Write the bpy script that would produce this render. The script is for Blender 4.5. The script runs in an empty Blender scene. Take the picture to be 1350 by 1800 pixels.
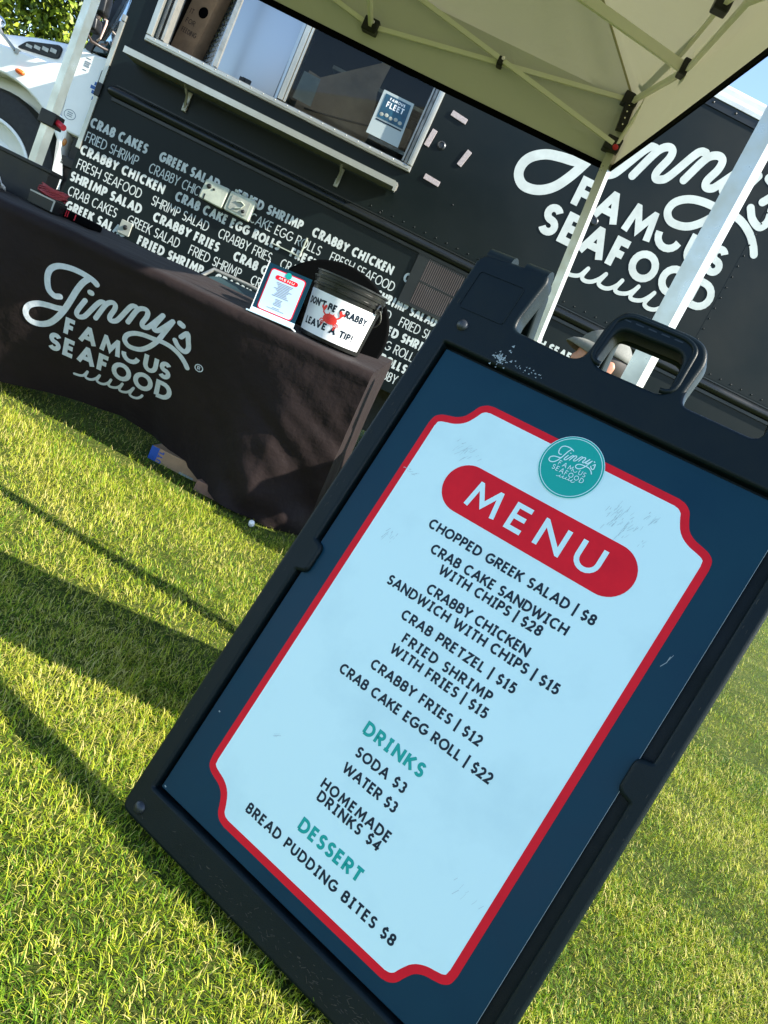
import bpy, bmesh, math, random
import numpy as np
from mathutils import Vector, Matrix
random.seed(7); rng = np.random.default_rng(7)
R = math.radians
scene = bpy.context.scene
COL = scene.collection

# ------------------------------------------------------------------ camera
CAMZ = 0.895
cam = bpy.data.cameras.new("camera"); cam_o = bpy.data.objects.new("camera", cam); COL.objects.link(cam_o)
cam.sensor_fit = 'VERTICAL'; cam.sensor_height = 36.0; cam.lens = 26.8
cam.clip_start = 0.02; cam.clip_end = 2000
_R = ((0.89879, 0.43837, 0.0), (0.0859, -0.17612, 0.98061), (0.42987, -0.88137, -0.19595))
cam_o.matrix_world = Matrix(((_R[0][0], -_R[0][1], -_R[0][2], 0), (_R[1][0], -_R[1][1], -_R[1][2], 0), (_R[2][0], -_R[2][1], -_R[2][2], CAMZ), (0, 0, 0, 1)))
scene.camera = cam_o
cam.dof.use_dof = False

# ------------------------------------------------------------------ light
SUN_AZ, SUN_EL = -12.0, 37.0          # azimuth measured from +X towards +Y
sv = Vector((math.cos(R(SUN_AZ)) * math.cos(R(SUN_EL)), math.sin(R(SUN_AZ)) * math.cos(R(SUN_EL)), math.sin(R(SUN_EL))))
sun = bpy.data.lights.new("sun", 'SUN'); sun.energy = 4.8; sun.angle = R(0.53); sun.color = (1.0, 0.93, 0.8)
sun_o = bpy.data.objects.new("sun", sun); COL.objects.link(sun_o)
sun_o.rotation_euler = sv.to_track_quat('Z', 'Y').to_euler(); sun_o.location = sv * 30
world = bpy.data.worlds.new("World"); scene.world = world; world.use_nodes = True
wn = world.node_tree
sky = wn.nodes.new('ShaderNodeTexSky'); sky.sky_type = 'NISHITA'; sky.sun_disc = False
sky.sun_elevation = R(SUN_EL); sky.sun_rotation = R(90 - SUN_AZ); sky.air_density = 1.0; sky.dust_density = 0.25; sky.ozone_density = 2.0
bg = wn.nodes['Background']; bg.inputs['Strength'].default_value = 0.132
wn.links.new(sky.outputs[0], bg.inputs[0])
scene.view_settings.view_transform = 'Standard'; scene.view_settings.look = 'None'
scene.view_settings.exposure = 1.55; scene.view_settings.gamma = 1.0
scene.cycles.max_bounces = 6; scene.cycles.transparent_max_bounces = 8

# ------------------------------------------------------------------ materials
def mat(name, col, rough=0.5, metal=0.0, var=0.0, vscale=8.0, rvar=0.0, bump=0.0, bscale=60.0, col2=None, spec=0.5, coat=0.0, sheen=0.0, thr=None, bdist=0.004):
    m = bpy.data.materials.new(name); m.use_nodes = True
    nt = m.node_tree; b = nt.nodes['Principled BSDF']
    b.inputs['Base Color'].default_value = (*col, 1); b.inputs['Roughness'].default_value = rough
    b.inputs['Metallic'].default_value = metal; b.inputs['Specular IOR Level'].default_value = spec
    b.inputs['Coat Weight'].default_value = coat
    if sheen:
        b.inputs['Sheen Weight'].default_value = sheen; b.inputs['Sheen Roughness'].default_value = 0.5
    if var or rvar or bump or col2:
        tc = nt.nodes.new('ShaderNodeTexCoord')
        n = nt.nodes.new('ShaderNodeTexNoise'); n.inputs['Scale'].default_value = vscale; n.inputs['Detail'].default_value = 6; n.inputs['Roughness'].default_value = 0.6
        nt.links.new(tc.outputs['Object'], n.inputs['Vector'])
        if var or col2:
            mx = nt.nodes.new('ShaderNodeMix'); mx.data_type = 'RGBA'
            c2 = col2 if col2 else tuple(max(0, c * (1 - var)) for c in col)
            c1 = col if col2 else tuple(min(1, c * (1 + var * 0.6)) for c in col)
            mx.inputs[6].default_value = (*c1, 1); mx.inputs[7].default_value = (*c2, 1)
            mr = nt.nodes.new('ShaderNodeMapRange')
            lo, hi = thr if thr else (0.35, 0.68)
            mr.inputs[1].default_value = lo; mr.inputs[2].default_value = hi
            nt.links.new(n.outputs[0], mr.inputs[0]); nt.links.new(mr.outputs[0], mx.inputs[0]); nt.links.new(mx.outputs[2], b.inputs['Base Color'])
        if rvar:
            mr2 = nt.nodes.new('ShaderNodeMapRange'); mr2.inputs[1].default_value = 0.3; mr2.inputs[2].default_value = 0.7
            mr2.inputs[3].default_value = max(0.02, rough - rvar); mr2.inputs[4].default_value = min(1, rough + rvar)
            nt.links.new(n.outputs[0], mr2.inputs[0]); nt.links.new(mr2.outputs[0], b.inputs['Roughness'])
        if bump:
            n2 = nt.nodes.new('ShaderNodeTexNoise'); n2.inputs['Scale'].default_value = bscale; n2.inputs['Detail'].default_value = 4
            nt.links.new(tc.outputs['Object'], n2.inputs['Vector'])
            bp = nt.nodes.new('ShaderNodeBump'); bp.inputs['Strength'].default_value = bump; bp.inputs['Distance'].default_value = bdist
            nt.links.new(n2.outputs[0], bp.inputs['Height']); nt.links.new(bp.outputs[0], b.inputs['Normal'])
    return m

M = {}
M['board_plastic'] = mat('board_plastic', (0.0015, 0.0062, 0.0082), 0.45, vscale=14, rvar=0.08, bump=0.12, bscale=500, col2=(0.004, 0.009, 0.010), spec=0.2)
M['board_inner'] = mat('board_inner', (0.0015, 0.0018, 0.002), 0.9, spec=0.05)
M['print_navy'] = mat('print_navy', (0.001, 0.030, 0.056), 0.4, rvar=0.1, vscale=5, col2=(0.002, 0.037, 0.063), spec=0.18)
M['print_white'] = mat('print_white', (0.68, 0.89, 0.87), 0.42, vscale=4.5, rvar=0.1, col2=(0.60, 0.805, 0.80), thr=(0.5, 0.72))
M['print_red'] = mat('print_red', (0.80, 0.013, 0.026), 0.5, vscale=20, col2=(0.70, 0.011, 0.024), spec=0.12)
M['print_teal'] = mat('print_teal', (0.0, 0.36, 0.30), 0.4, spec=0.3)
M['print_ink'] = mat('print_ink', (0.004, 0.014, 0.028), 0.45, spec=0.3)
M['scuff'] = mat('scuff', (0.30, 0.35, 0.36), 0.7)
M['scuff_dull'] = mat('scuff_dull', (0.05, 0.045, 0.035), 0.8)
M['scuff_dark'] = mat('scuff_dark', (0.47, 0.60, 0.61), 0.6)
M['rivet'] = mat('rivet_metal', (0.035, 0.04, 0.045), 0.4, 0.5)
M['truck_black'] = mat('truck_black', (0.0015, 0.0052, 0.0056), 0.42, rvar=0.08, vscale=1.6, bump=0.22, bscale=1.7, bdist=0.02, col2=(0.0045, 0.0082, 0.0084), spec=0.22)
M['truck_trim_black'] = mat('truck_trim_black', (0.008, 0.010, 0.0105), 0.32, rvar=0.1, vscale=5, spec=0.4)
M['decal_white'] = mat('decal_white', (0.55, 0.60, 0.58), 0.55, vscale=9, col2=(0.45, 0.49, 0.475), spec=0.2)
M['aluminium'] = mat('aluminium', (0.52, 0.52, 0.47), 0.42, 0.8, vscale=5, rvar=0.06, col2=(0.42, 0.415, 0.37))
M['alu_dull'] = mat('alu_dull', (0.42, 0.42, 0.39), 0.45, 0.6, vscale=18, rvar=0.1, col2=(0.28, 0.28, 0.26))
M['steel'] = mat('steel_panel', (0.42, 0.44, 0.45), 0.34, 0.9)
M['room_dark'] = mat('room_dark', (0.03, 0.03, 0.03), 0.7)
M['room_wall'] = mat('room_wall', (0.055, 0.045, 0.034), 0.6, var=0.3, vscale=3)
M['white_paint'] = mat('white_paint', (0.88, 0.88, 0.84), 0.25, coat=0.3, vscale=4, col2=(0.82, 0.82, 0.78))
M['box_rail'] = mat('box_rail', (0.66, 0.67, 0.66), 0.35, 0.3, vscale=6, col2=(0.5, 0.51, 0.5))
M['rubber'] = mat('tyre_rubber', (0.02, 0.02, 0.021), 0.75, vscale=30, bump=0.2, bscale=120, col2=(0.03, 0.03, 0.03))
M['black'] = mat('black_plastic', (0.005, 0.006, 0.007), 0.4, vscale=10, rvar=0.12, col2=(0.008, 0.008, 0.009), spec=0.4)
M['dark_glass'] = mat('dark_glass', (0.02, 0.05, 0.06), 0.05, 0.0, spec=1.0)
M['chrome'] = mat('chrome', (0.8, 0.8, 0.8), 0.12, 1.0)
M['orange'] = mat('orange_lens', (0.8, 0.13, 0.02), 0.25)
M['blue_decal'] = mat('blue_decal', (0.01, 0.10, 0.36), 0.4)
M['grey_decal'] = mat('grey_decal', (0.22, 0.26, 0.3), 0.5)
M['cream_plastic'] = mat('cream_plastic', (0.50, 0.54, 0.44), 0.5, vscale=14, col2=(0.34, 0.37, 0.31))
M['grey_plate'] = mat('grey_plate', (0.36, 0.38, 0.33), 0.5, vscale=20, col2=(0.24, 0.25, 0.22))
M['pink_plate'] = mat('pink_plate', (0.46, 0.40, 0.40), 0.7, vscale=120, col2=(0.30, 0.25, 0.25))
M['cardboard'] = mat('cardboard', (0.36, 0.22, 0.12), 0.85, var=0.25, vscale=9)
M['cardboard_dark'] = mat('cardboard_dark', (0.30, 0.20, 0.13), 0.85, var=0.3, vscale=5)
M['card_blue'] = mat('card_blue', (0.01, 0.07, 0.33), 0.6)
M['cloth'] = mat('cloth_black', (0.0135, 0.0088, 0.009), 0.7, sheen=0.035, vscale=5, bump=0.6, bscale=9, bdist=0.02, col2=(0.018, 0.0115, 0.0115), spec=0.14)
M['cloth_print'] = mat('cloth_print', (0.60, 0.64, 0.70), 0.7, vscale=60, col2=(0.52, 0.56, 0.62), bump=0.6, bscale=9, bdist=0.02)
M['paper'] = mat('paper_white', (0.82, 0.83, 0.84), 0.6)
M['paper_blue'] = mat('paper_blue', (0.012, 0.09, 0.15), 0.5, vscale=14, col2=(0.006, 0.035, 0.07))
M['crab_red'] = mat('crab_red', (0.75, 0.035, 0.025), 0.5)
M['bucket'] = mat('bucket_plastic', (0.01, 0.0105, 0.010), 0.3, vscale=12, rvar=0.1, col2=(0.014, 0.015, 0.0135), spec=0.4)
M['tent_metal'] = mat('tent_metal', (0.60, 0.60, 0.55), 0.34, 0.5, vscale=14, rvar=0.1, col2=(0.56, 0.54, 0.46))
M['tent_bar'] = mat('tent_bar', (0.80, 0.79, 0.68), 0.5, 0.0)
M['red'] = mat('red_plastic', (0.6, 0.02, 0.04), 0.4)
M['skin'] = mat('skin', (0.56, 0.27, 0.18), 0.5, vscale=20, col2=(0.48, 0.21, 0.14))
M['cap'] = mat('cap_grey', (0.16, 0.165, 0.15), 0.8, vscale=60, bump=0.2, bscale=300, col2=(0.12, 0.125, 0.115))
M['hair'] = mat('hair_dark', (0.02, 0.014, 0.01), 0.6)
M['shirt'] = mat('shirt_dark', (0.03, 0.035, 0.045), 0.85)
M['trousers'] = mat('trousers', (0.05, 0.06, 0.09), 0.85)
M['chair'] = mat('chair_vinyl', (0.02, 0.045, 0.052), 0.45)
M['acrylic'] = mat('acrylic_edge', (0.62, 0.78, 0.86), 0.1, spec=0.8)
M['wood'] = mat('table_top', (0.5, 0.5, 0.48), 0.5)
def glass_mat():
    m = bpy.data.materials.new('window_glass'); m.use_nodes = True; nt = m.node_tree; nt.nodes.clear()
    o = nt.nodes.new('ShaderNodeOutputMaterial'); mix = nt.nodes.new('ShaderNodeMixShader'); t = nt.nodes.new('ShaderNodeBsdfTransparent'); g = nt.nodes.new('ShaderNodeBsdfGlossy')
    t.inputs[0].default_value = (0.80, 0.82, 0.80, 1); g.inputs['Roughness'].default_value = 0.02
    f = nt.nodes.new('ShaderNodeFresnel'); f.inputs[0].default_value = 1.28
    nt.links.new(f.outputs[0], mix.inputs[0]); nt.links.new(t.outputs[0], mix.inputs[1]); nt.links.new(g.outputs[0], mix.inputs[2]); nt.links.new(mix.outputs[0], o.inputs[0])
    return m
M['glass'] = glass_mat()
def canopy_mat():
    m = bpy.data.materials.new('canopy_fabric'); m.use_nodes = True; nt = m.node_tree; nt.nodes.clear()
    o = nt.nodes.new('ShaderNodeOutputMaterial'); mix = nt.nodes.new('ShaderNodeMixShader'); d = nt.nodes.new('ShaderNodeBsdfDiffuse'); t = nt.nodes.new('ShaderNodeBsdfTranslucent')
    d.inputs[0].default_value = (0.66, 0.64, 0.54, 1); t.inputs[0].default_value = (0.36, 0.345, 0.24, 1); mix.inputs[0].default_value = 0.15
    n = nt.nodes.new('ShaderNodeTexNoise'); n.inputs['Scale'].default_value = 3.5; n.inputs['Detail'].default_value = 6; n.inputs['Distortion'].default_value = 0.8
    tc = nt.nodes.new('ShaderNodeTexCoord'); nt.links.new(tc.outputs['Object'], n.inputs['Vector'])
    bp = nt.nodes.new('ShaderNodeBump'); bp.inputs['Strength'].default_value = 0.5; bp.inputs['Distance'].default_value = 0.03
    nt.links.new(n.outputs[0], bp.inputs['Height']); nt.links.new(bp.outputs[0], d.inputs['Normal'])
    nt.links.new(d.outputs[0], mix.inputs[1]); nt.links.new(t.outputs[0], mix.inputs[2]); nt.links.new(mix.outputs[0], o.inputs[0])
    return m
M['canopy'] = canopy_mat()

# ------------------------------------------------------------------ object helpers
I4 = Matrix.Identity(4)
def frame(o, x, y):
    x = Vector(x).normalized(); y = Vector(y); y = (y - x * y.dot(x)).normalized(); z = x.cross(y)
    return Matrix(((x.x, y.x, z.x, o[0]), (x.y, y.y, z.y, o[1]), (x.z, y.z, z.z, o[2]), (0, 0, 0, 1)))
def tag(o, label=None, cat=None, group=None, kind=None):
    if label: o['label'] = label
    if cat: o['category'] = cat
    if group: o['group'] = group
    if kind: o['kind'] = kind
    return o
def thing(name, label, cat, loc=(0, 0, 0), group=None, fr=None):
    o = bpy.data.objects.new(name, None); COL.objects.link(o); o.empty_display_size = 0.1
    o.matrix_world = fr if fr is not None else Matrix.Translation(loc)
    o['_f'] = 0; del o['_f']
    FR[o.name] = o.matrix_world.copy()
    return tag(o, label, cat, group)
FR = {}
def link(name, me, m, parent=None, world=I4, smooth=None):
    """mesh given in the frame `world`; parented so that it keeps that place"""
    o = bpy.data.objects.new(name, me); COL.objects.link(o)
    if m is not None:
        for mm in (m if isinstance(m, (list, tuple)) else [m]): me.materials.append(mm)
    if parent is not None:
        o.parent = parent; o.matrix_local = FR[parent.name].inverted() @ world
    else:
        o.matrix_world = world
    FR[o.name] = world.copy()
    if smooth is not None:
        me.polygons.foreach_set('use_smooth', [True] * len(me.polygons))
        if smooth < 3.1:
            try: me.set_sharp_from_angle(angle=smooth)
            except Exception: pass
    return o
def mesh(name, v, f):
    me = bpy.data.meshes.new(name); me.from_pydata([tuple(p) for p in v], [], f); me.update(); return me
class MB:
    """collects simple solids into one mesh"""
    def __init__(s): s.v = []; s.f = []
    def add(s, v, f):
        k = len(s.v); s.v += [tuple(p) for p in v]; s.f += [tuple(i + k for i in q) for q in f]; return s
    def box(s, a, b, fr=None, bev=0.0):
        x0, y0, z0 = a; x1, y1, z1 = b
        if bev > 0:
            bm = bmesh.new(); bmesh.ops.create_cube(bm, size=1)
            for w in bm.verts: w.co = Vector(((x0 + x1) / 2 + w.co.x * (x1 - x0), (y0 + y1) / 2 + w.co.y * (y1 - y0), (z0 + z1) / 2 + w.co.z * (z1 - z0)))
            bmesh.ops.bevel(bm, geom=bm.edges[:], offset=bev, segments=2, affect='EDGES', profile=0.6)
            bm.verts.index_update(); v = [w.co.copy() for w in bm.verts]; f = [[w.index for w in q.verts] for q in bm.faces]; bm.free()
        else:
            v = [Vector(p) for p in ((x0, y0, z0), (x1, y0, z0), (x1, y1, z0), (x0, y1, z0), (x0, y0, z1), (x1, y0, z1), (x1, y1, z1), (x0, y1, z1))]
            f = [(0, 3, 2, 1), (4, 5, 6, 7), (0, 1, 5, 4), (1, 2, 6, 5), (2, 3, 7, 6), (3, 0, 4, 7)]
        if fr is not None: v = [fr @ p for p in v]
        return s.add(v, f)
    def tube(s, pts, r, n=10, caps=True, closed=False, sq=None, rot=0.0, up=None):
        pts = [Vector(p) for p in pts]; N = len(pts); rings = []; ref = None
        for i, p in enumerate(pts):
            if closed: t = (pts[(i + 1) % N] - pts[i - 1]).normalized()
            elif i == 0: t = (pts[1] - p).normalized()
            elif i == N - 1: t = (p - pts[-2]).normalized()
            else: t = ((pts[i + 1] - p).normalized() + (p - pts[i - 1]).normalized()).normalized()
            if ref is None: ref = Vector(up) if up else (Vector((0, 0, 1)) if abs(t.z) < 0.9 else Vector((1, 0, 0)))
            a = (ref - t * ref.dot(t)).normalized(); b = t.cross(a); ref = a
            rr = r[i] if isinstance(r, (list, tuple)) else r
            ring = []
            if sq:
                hx, hy = sq
                for cx, cy in ((-1, -1), (1, -1), (1, 1), (-1, 1)):
                    ux, uy = cx * hx, cy * hy; c, d = math.cos(rot), math.sin(rot)
                    ring.append(p + a * (ux * c - uy * d) + b * (ux * d + uy * c))
            else:
                for k in range(n):
                    w = 2 * math.pi * k / n; ring.append(p + a * rr * math.cos(w) + b * rr * math.sin(w))
            rings.append(ring)
        n = len(rings[0]); v = [q for g in rings for q in g]; f = []
        for i in range(N - (0 if closed else 1)):
            j = (i + 1) % N
            for k in range(n): f.append((i * n + k, i * n + (k + 1) % n, j * n + (k + 1) % n, j * n + k))
        if caps and not closed: f.append(tuple(range(n - 1, -1, -1))); f.append(tuple((N - 1) * n + k for k in range(n)))
        return s.add(v, f)
    def lathe(s, prof, n=32, fr=None, a0=0.0, a1=2 * math.pi, closed=True):
        v = []; f = []; m = n if closed else n + 1
        for k in range(m):
            w = a0 + (a1 - a0) * k / n
            for r, z in prof: v.append(Vector((r * math.cos(w), r * math.sin(w), z)))
        P = len(prof)
        for k in range(n):
            j = (k + 1) % m
            for i in range(P - 1): f.append((k * P + i, j * P + i, j * P + i + 1, k * P + i + 1))
        if fr is not None: v = [fr @ p for p in v]
        return s.add(v, f)
    def dome(s, c, r, fr=None, n=8, h=0.6):
        prof = [(r, 0), (r * 0.85, r * h * 0.55), (r * 0.5, r * h * 0.9), (1e-5, r * h)]
        T = Matrix.Translation(Vector(c)); T = fr @ T if fr is not None else T
        return s.lathe(prof, n, T)
    def ell(s, c, rad, n=14, fr=None):
        v = []; f = []; m = n // 2 + 1
        for i in range(m + 1):
            th = math.pi * i / m
            for k in range(n):
                w = 2 * math.pi * k / n
                v.append(Vector((c[0] + rad[0] * math.sin(th) * math.cos(w), c[1] + rad[1] * math.sin(th) * math.sin(w), c[2] + rad[2] * math.cos(th))))
        for i in range(m):
            for k in range(n): f.append((i * n + k, (i + 1) * n + k, (i + 1) * n + (k + 1) % n, i * n + (k + 1) % n))
        if fr is not None: v = [fr @ p for p in v]
        return s.add(v, f)
    def mesh(s, name='mesh'): return mesh(name, s.v, s.f)
    def build(s, name, m, parent=None, world=I4, smooth=None): return link(name, s.mesh(name), m, parent, world, smooth)

def plate_mesh(loops, thick, bevel=0.0, z0=0.0, seg=2):
    """flat outline(s) in XY (holes allowed) given thickness; front face at z0, bevelled edge"""
    cu = bpy.data.curves.new('tmp', 'CURVE'); cu.dimensions = '2D'; cu.fill_mode = 'BOTH'
    cu.extrude = max(1e-5, thick / 2 - bevel); cu.bevel_depth = bevel; cu.bevel_resolution = seg; cu.offset = -bevel
    for lp in loops:
        sp = cu.splines.new('POLY'); sp.points.add(len(lp) - 1)
        for p, q in zip(sp.points, lp): p.co = (q[0], q[1], 0, 1)
        sp.use_cyclic_u = True
    o = bpy.data.objects.new('tmp', cu); COL.objects.link(o)
    dg = bpy.context.evaluated_depsgraph_get(); dg.update()
    me = bpy.data.meshes.new_from_object(o.evaluated_get(dg))
    bpy.data.objects.remove(o); bpy.data.curves.remove(cu)
    me.materials.clear(); me.transform(Matrix.Translation((0, 0, z0 - thick / 2)))
    return me
def plate(name, loops, thick, m, parent, world, bevel=0.0, z0=0.0, seg=2, smooth=0.6):
    return link(name, plate_mesh(loops, thick, bevel, z0, seg), m, parent, world, smooth)
def rrect(x0, y0, x1, y1, r, n=5):
    out = []
    for cx, cy, a in ((x1 - r, y0 + r, -90), (x1 - r, y1 - r, 0), (x0 + r, y1 - r, 90), (x0 + r, y0 + r, 180)):
        for k in range(n + 1): w = R(a + 90 * k / n); out.append((cx + r * math.cos(w), cy + r * math.sin(w)))
    return out
def rounded(poly, r, n=5):
    """round the corners of a polygon; r is one radius or one per corner"""
    out = []; N = len(poly)
    for i, p in enumerate(poly):
        rr = r[i] if isinstance(r, (list, tuple)) else r
        p = Vector(p); a = Vector(poly[i - 1]) - p; b = Vector(poly[(i + 1) % N]) - p
        d = min(rr, a.length * 0.49, b.length * 0.49)
        if d < 1e-5: out.append((p.x, p.y)); continue
        q0 = p + a.normalized() * d; q1 = p + b.normalized() * d
        for k in range(n + 1):
            t = k / n; w = q0 * (1 - t) ** 2 + p * 2 * t * (1 - t) + q1 * t * t; out.append((w.x, w.y))
    return out
def circle(cx, cy, r, n=40): return [(cx + r * math.cos(2 * math.pi * k / n), cy + r * math.sin(2 * math.pi * k / n)) for k in range(n)]
def crom(pts, k=6, closed=False):
    P = [Vector((*p, 0)) if len(p) == 2 else Vector(p) for p in pts]; N = len(P); out = []
    rg = range(N) if closed else range(N - 1)
    for i in rg:
        p0 = P[i - 1] if (closed or i > 0) else P[0] * 2 - P[1]; p1 = P[i]; p2 = P[(i + 1) % N]
        p3 = P[(i + 2) % N] if (closed or i + 2 < N) else P[-1] * 2 - P[-2]
        for j in range(k):
            t = j / k; out.append(0.5 * ((2 * p1) + (p2 - p0) * t + (2 * p0 - 5 * p1 + 4 * p2 - p3) * t * t + (3 * p1 - p0 - 3 * p2 + p3) * t ** 3))
    if not closed: out.append(P[-1])
    return [(q.x, q.y) for q in out]

# ------------------------------------------------------------------ stroke lettering
def ribbon(pts, w, z, cap='butt', closed=False, clip=None, dz=0.0):
    """flat stroke of width w along pts; returns verts, faces"""
    P = [Vector(p) for p in pts]; Q = [P[0]]
    for p in P[1:]:
        if (p - Q[-1]).length > 1e-6: Q.append(p)
    if closed and (Q[0] - Q[-1]).length < 1e-6: Q.pop()
    if len(Q) == 1: Q.append(Q[0] + Vector((1e-4, 0)))
    P = Q; N = len(P); L = []; Rr = []; h = w / 2
    for i, p in enumerate(P):
        if closed or 0 < i < N - 1:
            a = (p - P[i - 1]).normalized(); b = (P[(i + 1) % N] - p).normalized()
            na = Vector((-a.y, a.x)); nb = Vector((-b.y, b.x)); m = na + nb
            if m.length < 0.35: m = na; k = 1
            else: m = m.normalized(); k = min(3.0, 1 / max(0.2, m.dot(na)))
            L.append(p + m * h * k); Rr.append(p - m * h * k)
        else:
            t = (P[1] - P[0]) if i == 0 else (P[-1] - P[-2]); t.normalize(); nn = Vector((-t.y, t.x))
            L.append(p + nn * h); Rr.append(p - nn * h)
    polys = []
    S = N if closed else N - 1
    for i in range(S):
        j = (i + 1) % N; polys.append(([Rr[i], Rr[j], L[j], L[i]], i / max(1, S)))
    if cap == 'round' and not closed:
        for e in (0, -1):
            c = P[e]; d = (c - P[1]) if e == 0 else (c - P[-2]); a0 = math.atan2(d.y, d.x)
            polys.append(([c + Vector((math.cos(a0 + R(t)), math.sin(a0 + R(t)))) * h for t in range(-90, 91, 20)], 0 if e == 0 else 1))
    v = []; f = []
    for pl, t in polys:
        if clip:
            for s, lim in ((1, clip[0]), (-1, -clip[1])):
                out = []
                for i in range(len(pl)):
                    a, b = pl[i - 1], pl[i]; da, db = s * a.y - lim, s * b.y - lim
                    if (da >= 0) != (db >= 0): out.append(a + (b - a) * (da / (da - db)))
                    if db >= 0: out.append(b)
                pl = out
                if len(pl) < 3: break
            if len(pl) < 3: continue
        k = len(v); zz = z + dz * t; v += [(q.x, q.y, zz) for q in pl]; f.append(tuple(range(k, k + len(pl))))
    return v, f
def arc(cx, cy, rx, ry, a0, a1, n=None):
    n = n or max(4, int(abs(a1 - a0) / 18)); return [(cx + rx * math.cos(R(a0 + (a1 - a0) * k / n)), cy + ry * math.sin(R(a0 + (a1 - a0) * k / n))) for k in range(n + 1)]
D = -0.08
GL = {  # glyph: (advance width, strokes in a unit box)
 'A': (.80, [[(-.04, D), (.5, 1.06), (1.04, D)], [(.2, .30), (.8, .30)]]),
 'B': (.62, [[(0, 0), (0, 1)], [(0, 1)] + arc(.52, .765, .36, .235, 90, -90) + [(0, .53)], [(0, .53)] + arc(.58, .265, .42, .265, 90, -90) + [(0, 0)]]),
 'C': (.78, [arc(.56, .5, .56, .5, 48, 312)]), 'D': (.76, [[(0, 0), (0, 1)] + arc(.38, .5, .62, .5, 90, -90) + [(0, 0)]]),
 'E': (.54, [[(1, 1), (0, 1), (0, 0), (1, 0)], [(0, .52), (.9, .52)]]), 'F': (.52, [[(1, 1), (0, 1), (0, D)], [(0, .50), (.88, .50)]]),
 'G': (.86, [arc(.53, .5, .53, .5, 48, 340) + [(1.0, .45), (.56, .45)]]), 'H': (.74, [[(0, D), (0, 1.08)], [(1, D), (1, 1.08)], [(0, .52), (1, .52)]]),
 'I': (.17, [[(.5, D), (.5, 1.08)]]), 'Í': (.44, [[(.5, 0), (.5, 1)], [(-.1, 0), (1.1, 0)], [(-.1, 1), (1.1, 1)]]),
 'J': (.5, [[(1, 1.08), (1, .3)] + arc(.5, .3, .5, .3, 0, -170)]), 'K': (.68, [[(0, D), (0, 1.08)], [(1.0, 1.08), (.06, .44)], [(.33, .62), (1.06, D)]]),
 'L': (.52, [[(0, 1.08), (0, 0), (1, 0)]]), 'M': (.98, [[(0, D), (.13, 1.02), (.5, .22), (.87, 1.02), (1, D)]]), 'N': (.78, [[(0, D), (0, 1.0), (1, 0), (1, 1.08)]]),
 'O': (.90, [('c', arc(.5, .5, .5, .5, 0, 342, 19))]), 'P': (.58, [[(0, D), (0, 1)] + arc(.55, .73, .45, .27, 90, -90) + [(0, .46)]]),
 'R': (.64, [[(0, D), (0, 1)] + arc(.52, .735, .42, .265, 90, -90) + [(0, .47)], [(.42, .47), (1.02, D)]]),
 'S': (.56, [arc(.5, .75, .47, .25, 28, 270) + arc(.5, .25, .5, .25, 90, -150)[1:]]), 'T': (.62, [[(-.08, 1), (1.08, 1)], [(.5, 1), (.5, D)]]),
 'U': (.70, [[(0, 1.08), (0, .42)] + arc(.5, .42, .5, .42, 180, 360) + [(1, 1.08)]]), 'V': (.78, [[(-.04, 1.08), (.5, -.06), (1.04, 1.08)]]),
 'W': (1.14, [[(-.02, 1.08), (.24, -.04), (.5, .92), (.76, -.04), (1.02, 1.08)]]), 'Y': (.72, [[(-.04, 1.08), (.5, .46), (1.04, 1.08)], [(.5, .46), (.5, D)]]),
 'Z': (.62, [[(0, 1), (1, 1), (0, 0), (1, 0)]]), 'X': (.7, [[(0, D), (1, 1.08)], [(0, 1.08), (1, D)]]),
 'o': (.90, [arc(.5, .5, .5, .5, 178, 352)]),
 '0': (.62, [('c', arc(.5, .5, .5, .5, 0, 342, 19))]), '1': (.40, [[(.0, .80), (.55, 1), (.55, 0)], [(-.05, 0), (1.1, 0)]]),
 '2': (.56, [arc(.48, .72, .46, .28, 165, -30) + [(0, 0), (1.05, 0)]]), '3': (.54, [arc(.45, .75, .45, .25, 150, -85), arc(.45, .27, .52, .27, 88, -150)]),
 '4': (.62, [[(.72, D), (.72, 1.0), (0, .27), (1.1, .27)]]), '5': (.54, [[(.95, 1), (.16, 1), (.08, .54)] + arc(.42, .31, .55, .31, 115, -145)]),
 '8': (.58, [('c', arc(.5, .76, .43, .24, 0, 340, 17)), ('c', arc(.5, .26, .5, .26, 0, 340, 17))]),
 '$': (.54, [arc(.5, .72, .46, .23, 28, 270) + arc(.5, .27, .5, .23, 90, -150)[1:], [(.5, 1.16), (.5, .90)], [(.5, .08), (.5, -.16)]]),
 '|': (.14, [[(.5, -.30), (.5, 1.26)]]), "'": (.14, [[(.5, 1.08), (.5, .70)]]), '!': (.16, [[(.5, 1.08), (.5, .32)], [(.5, .12), (.5, -.08)]]), '.': (.16, [[(.5, .1), (.5, -.08)]]),
}
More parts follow.
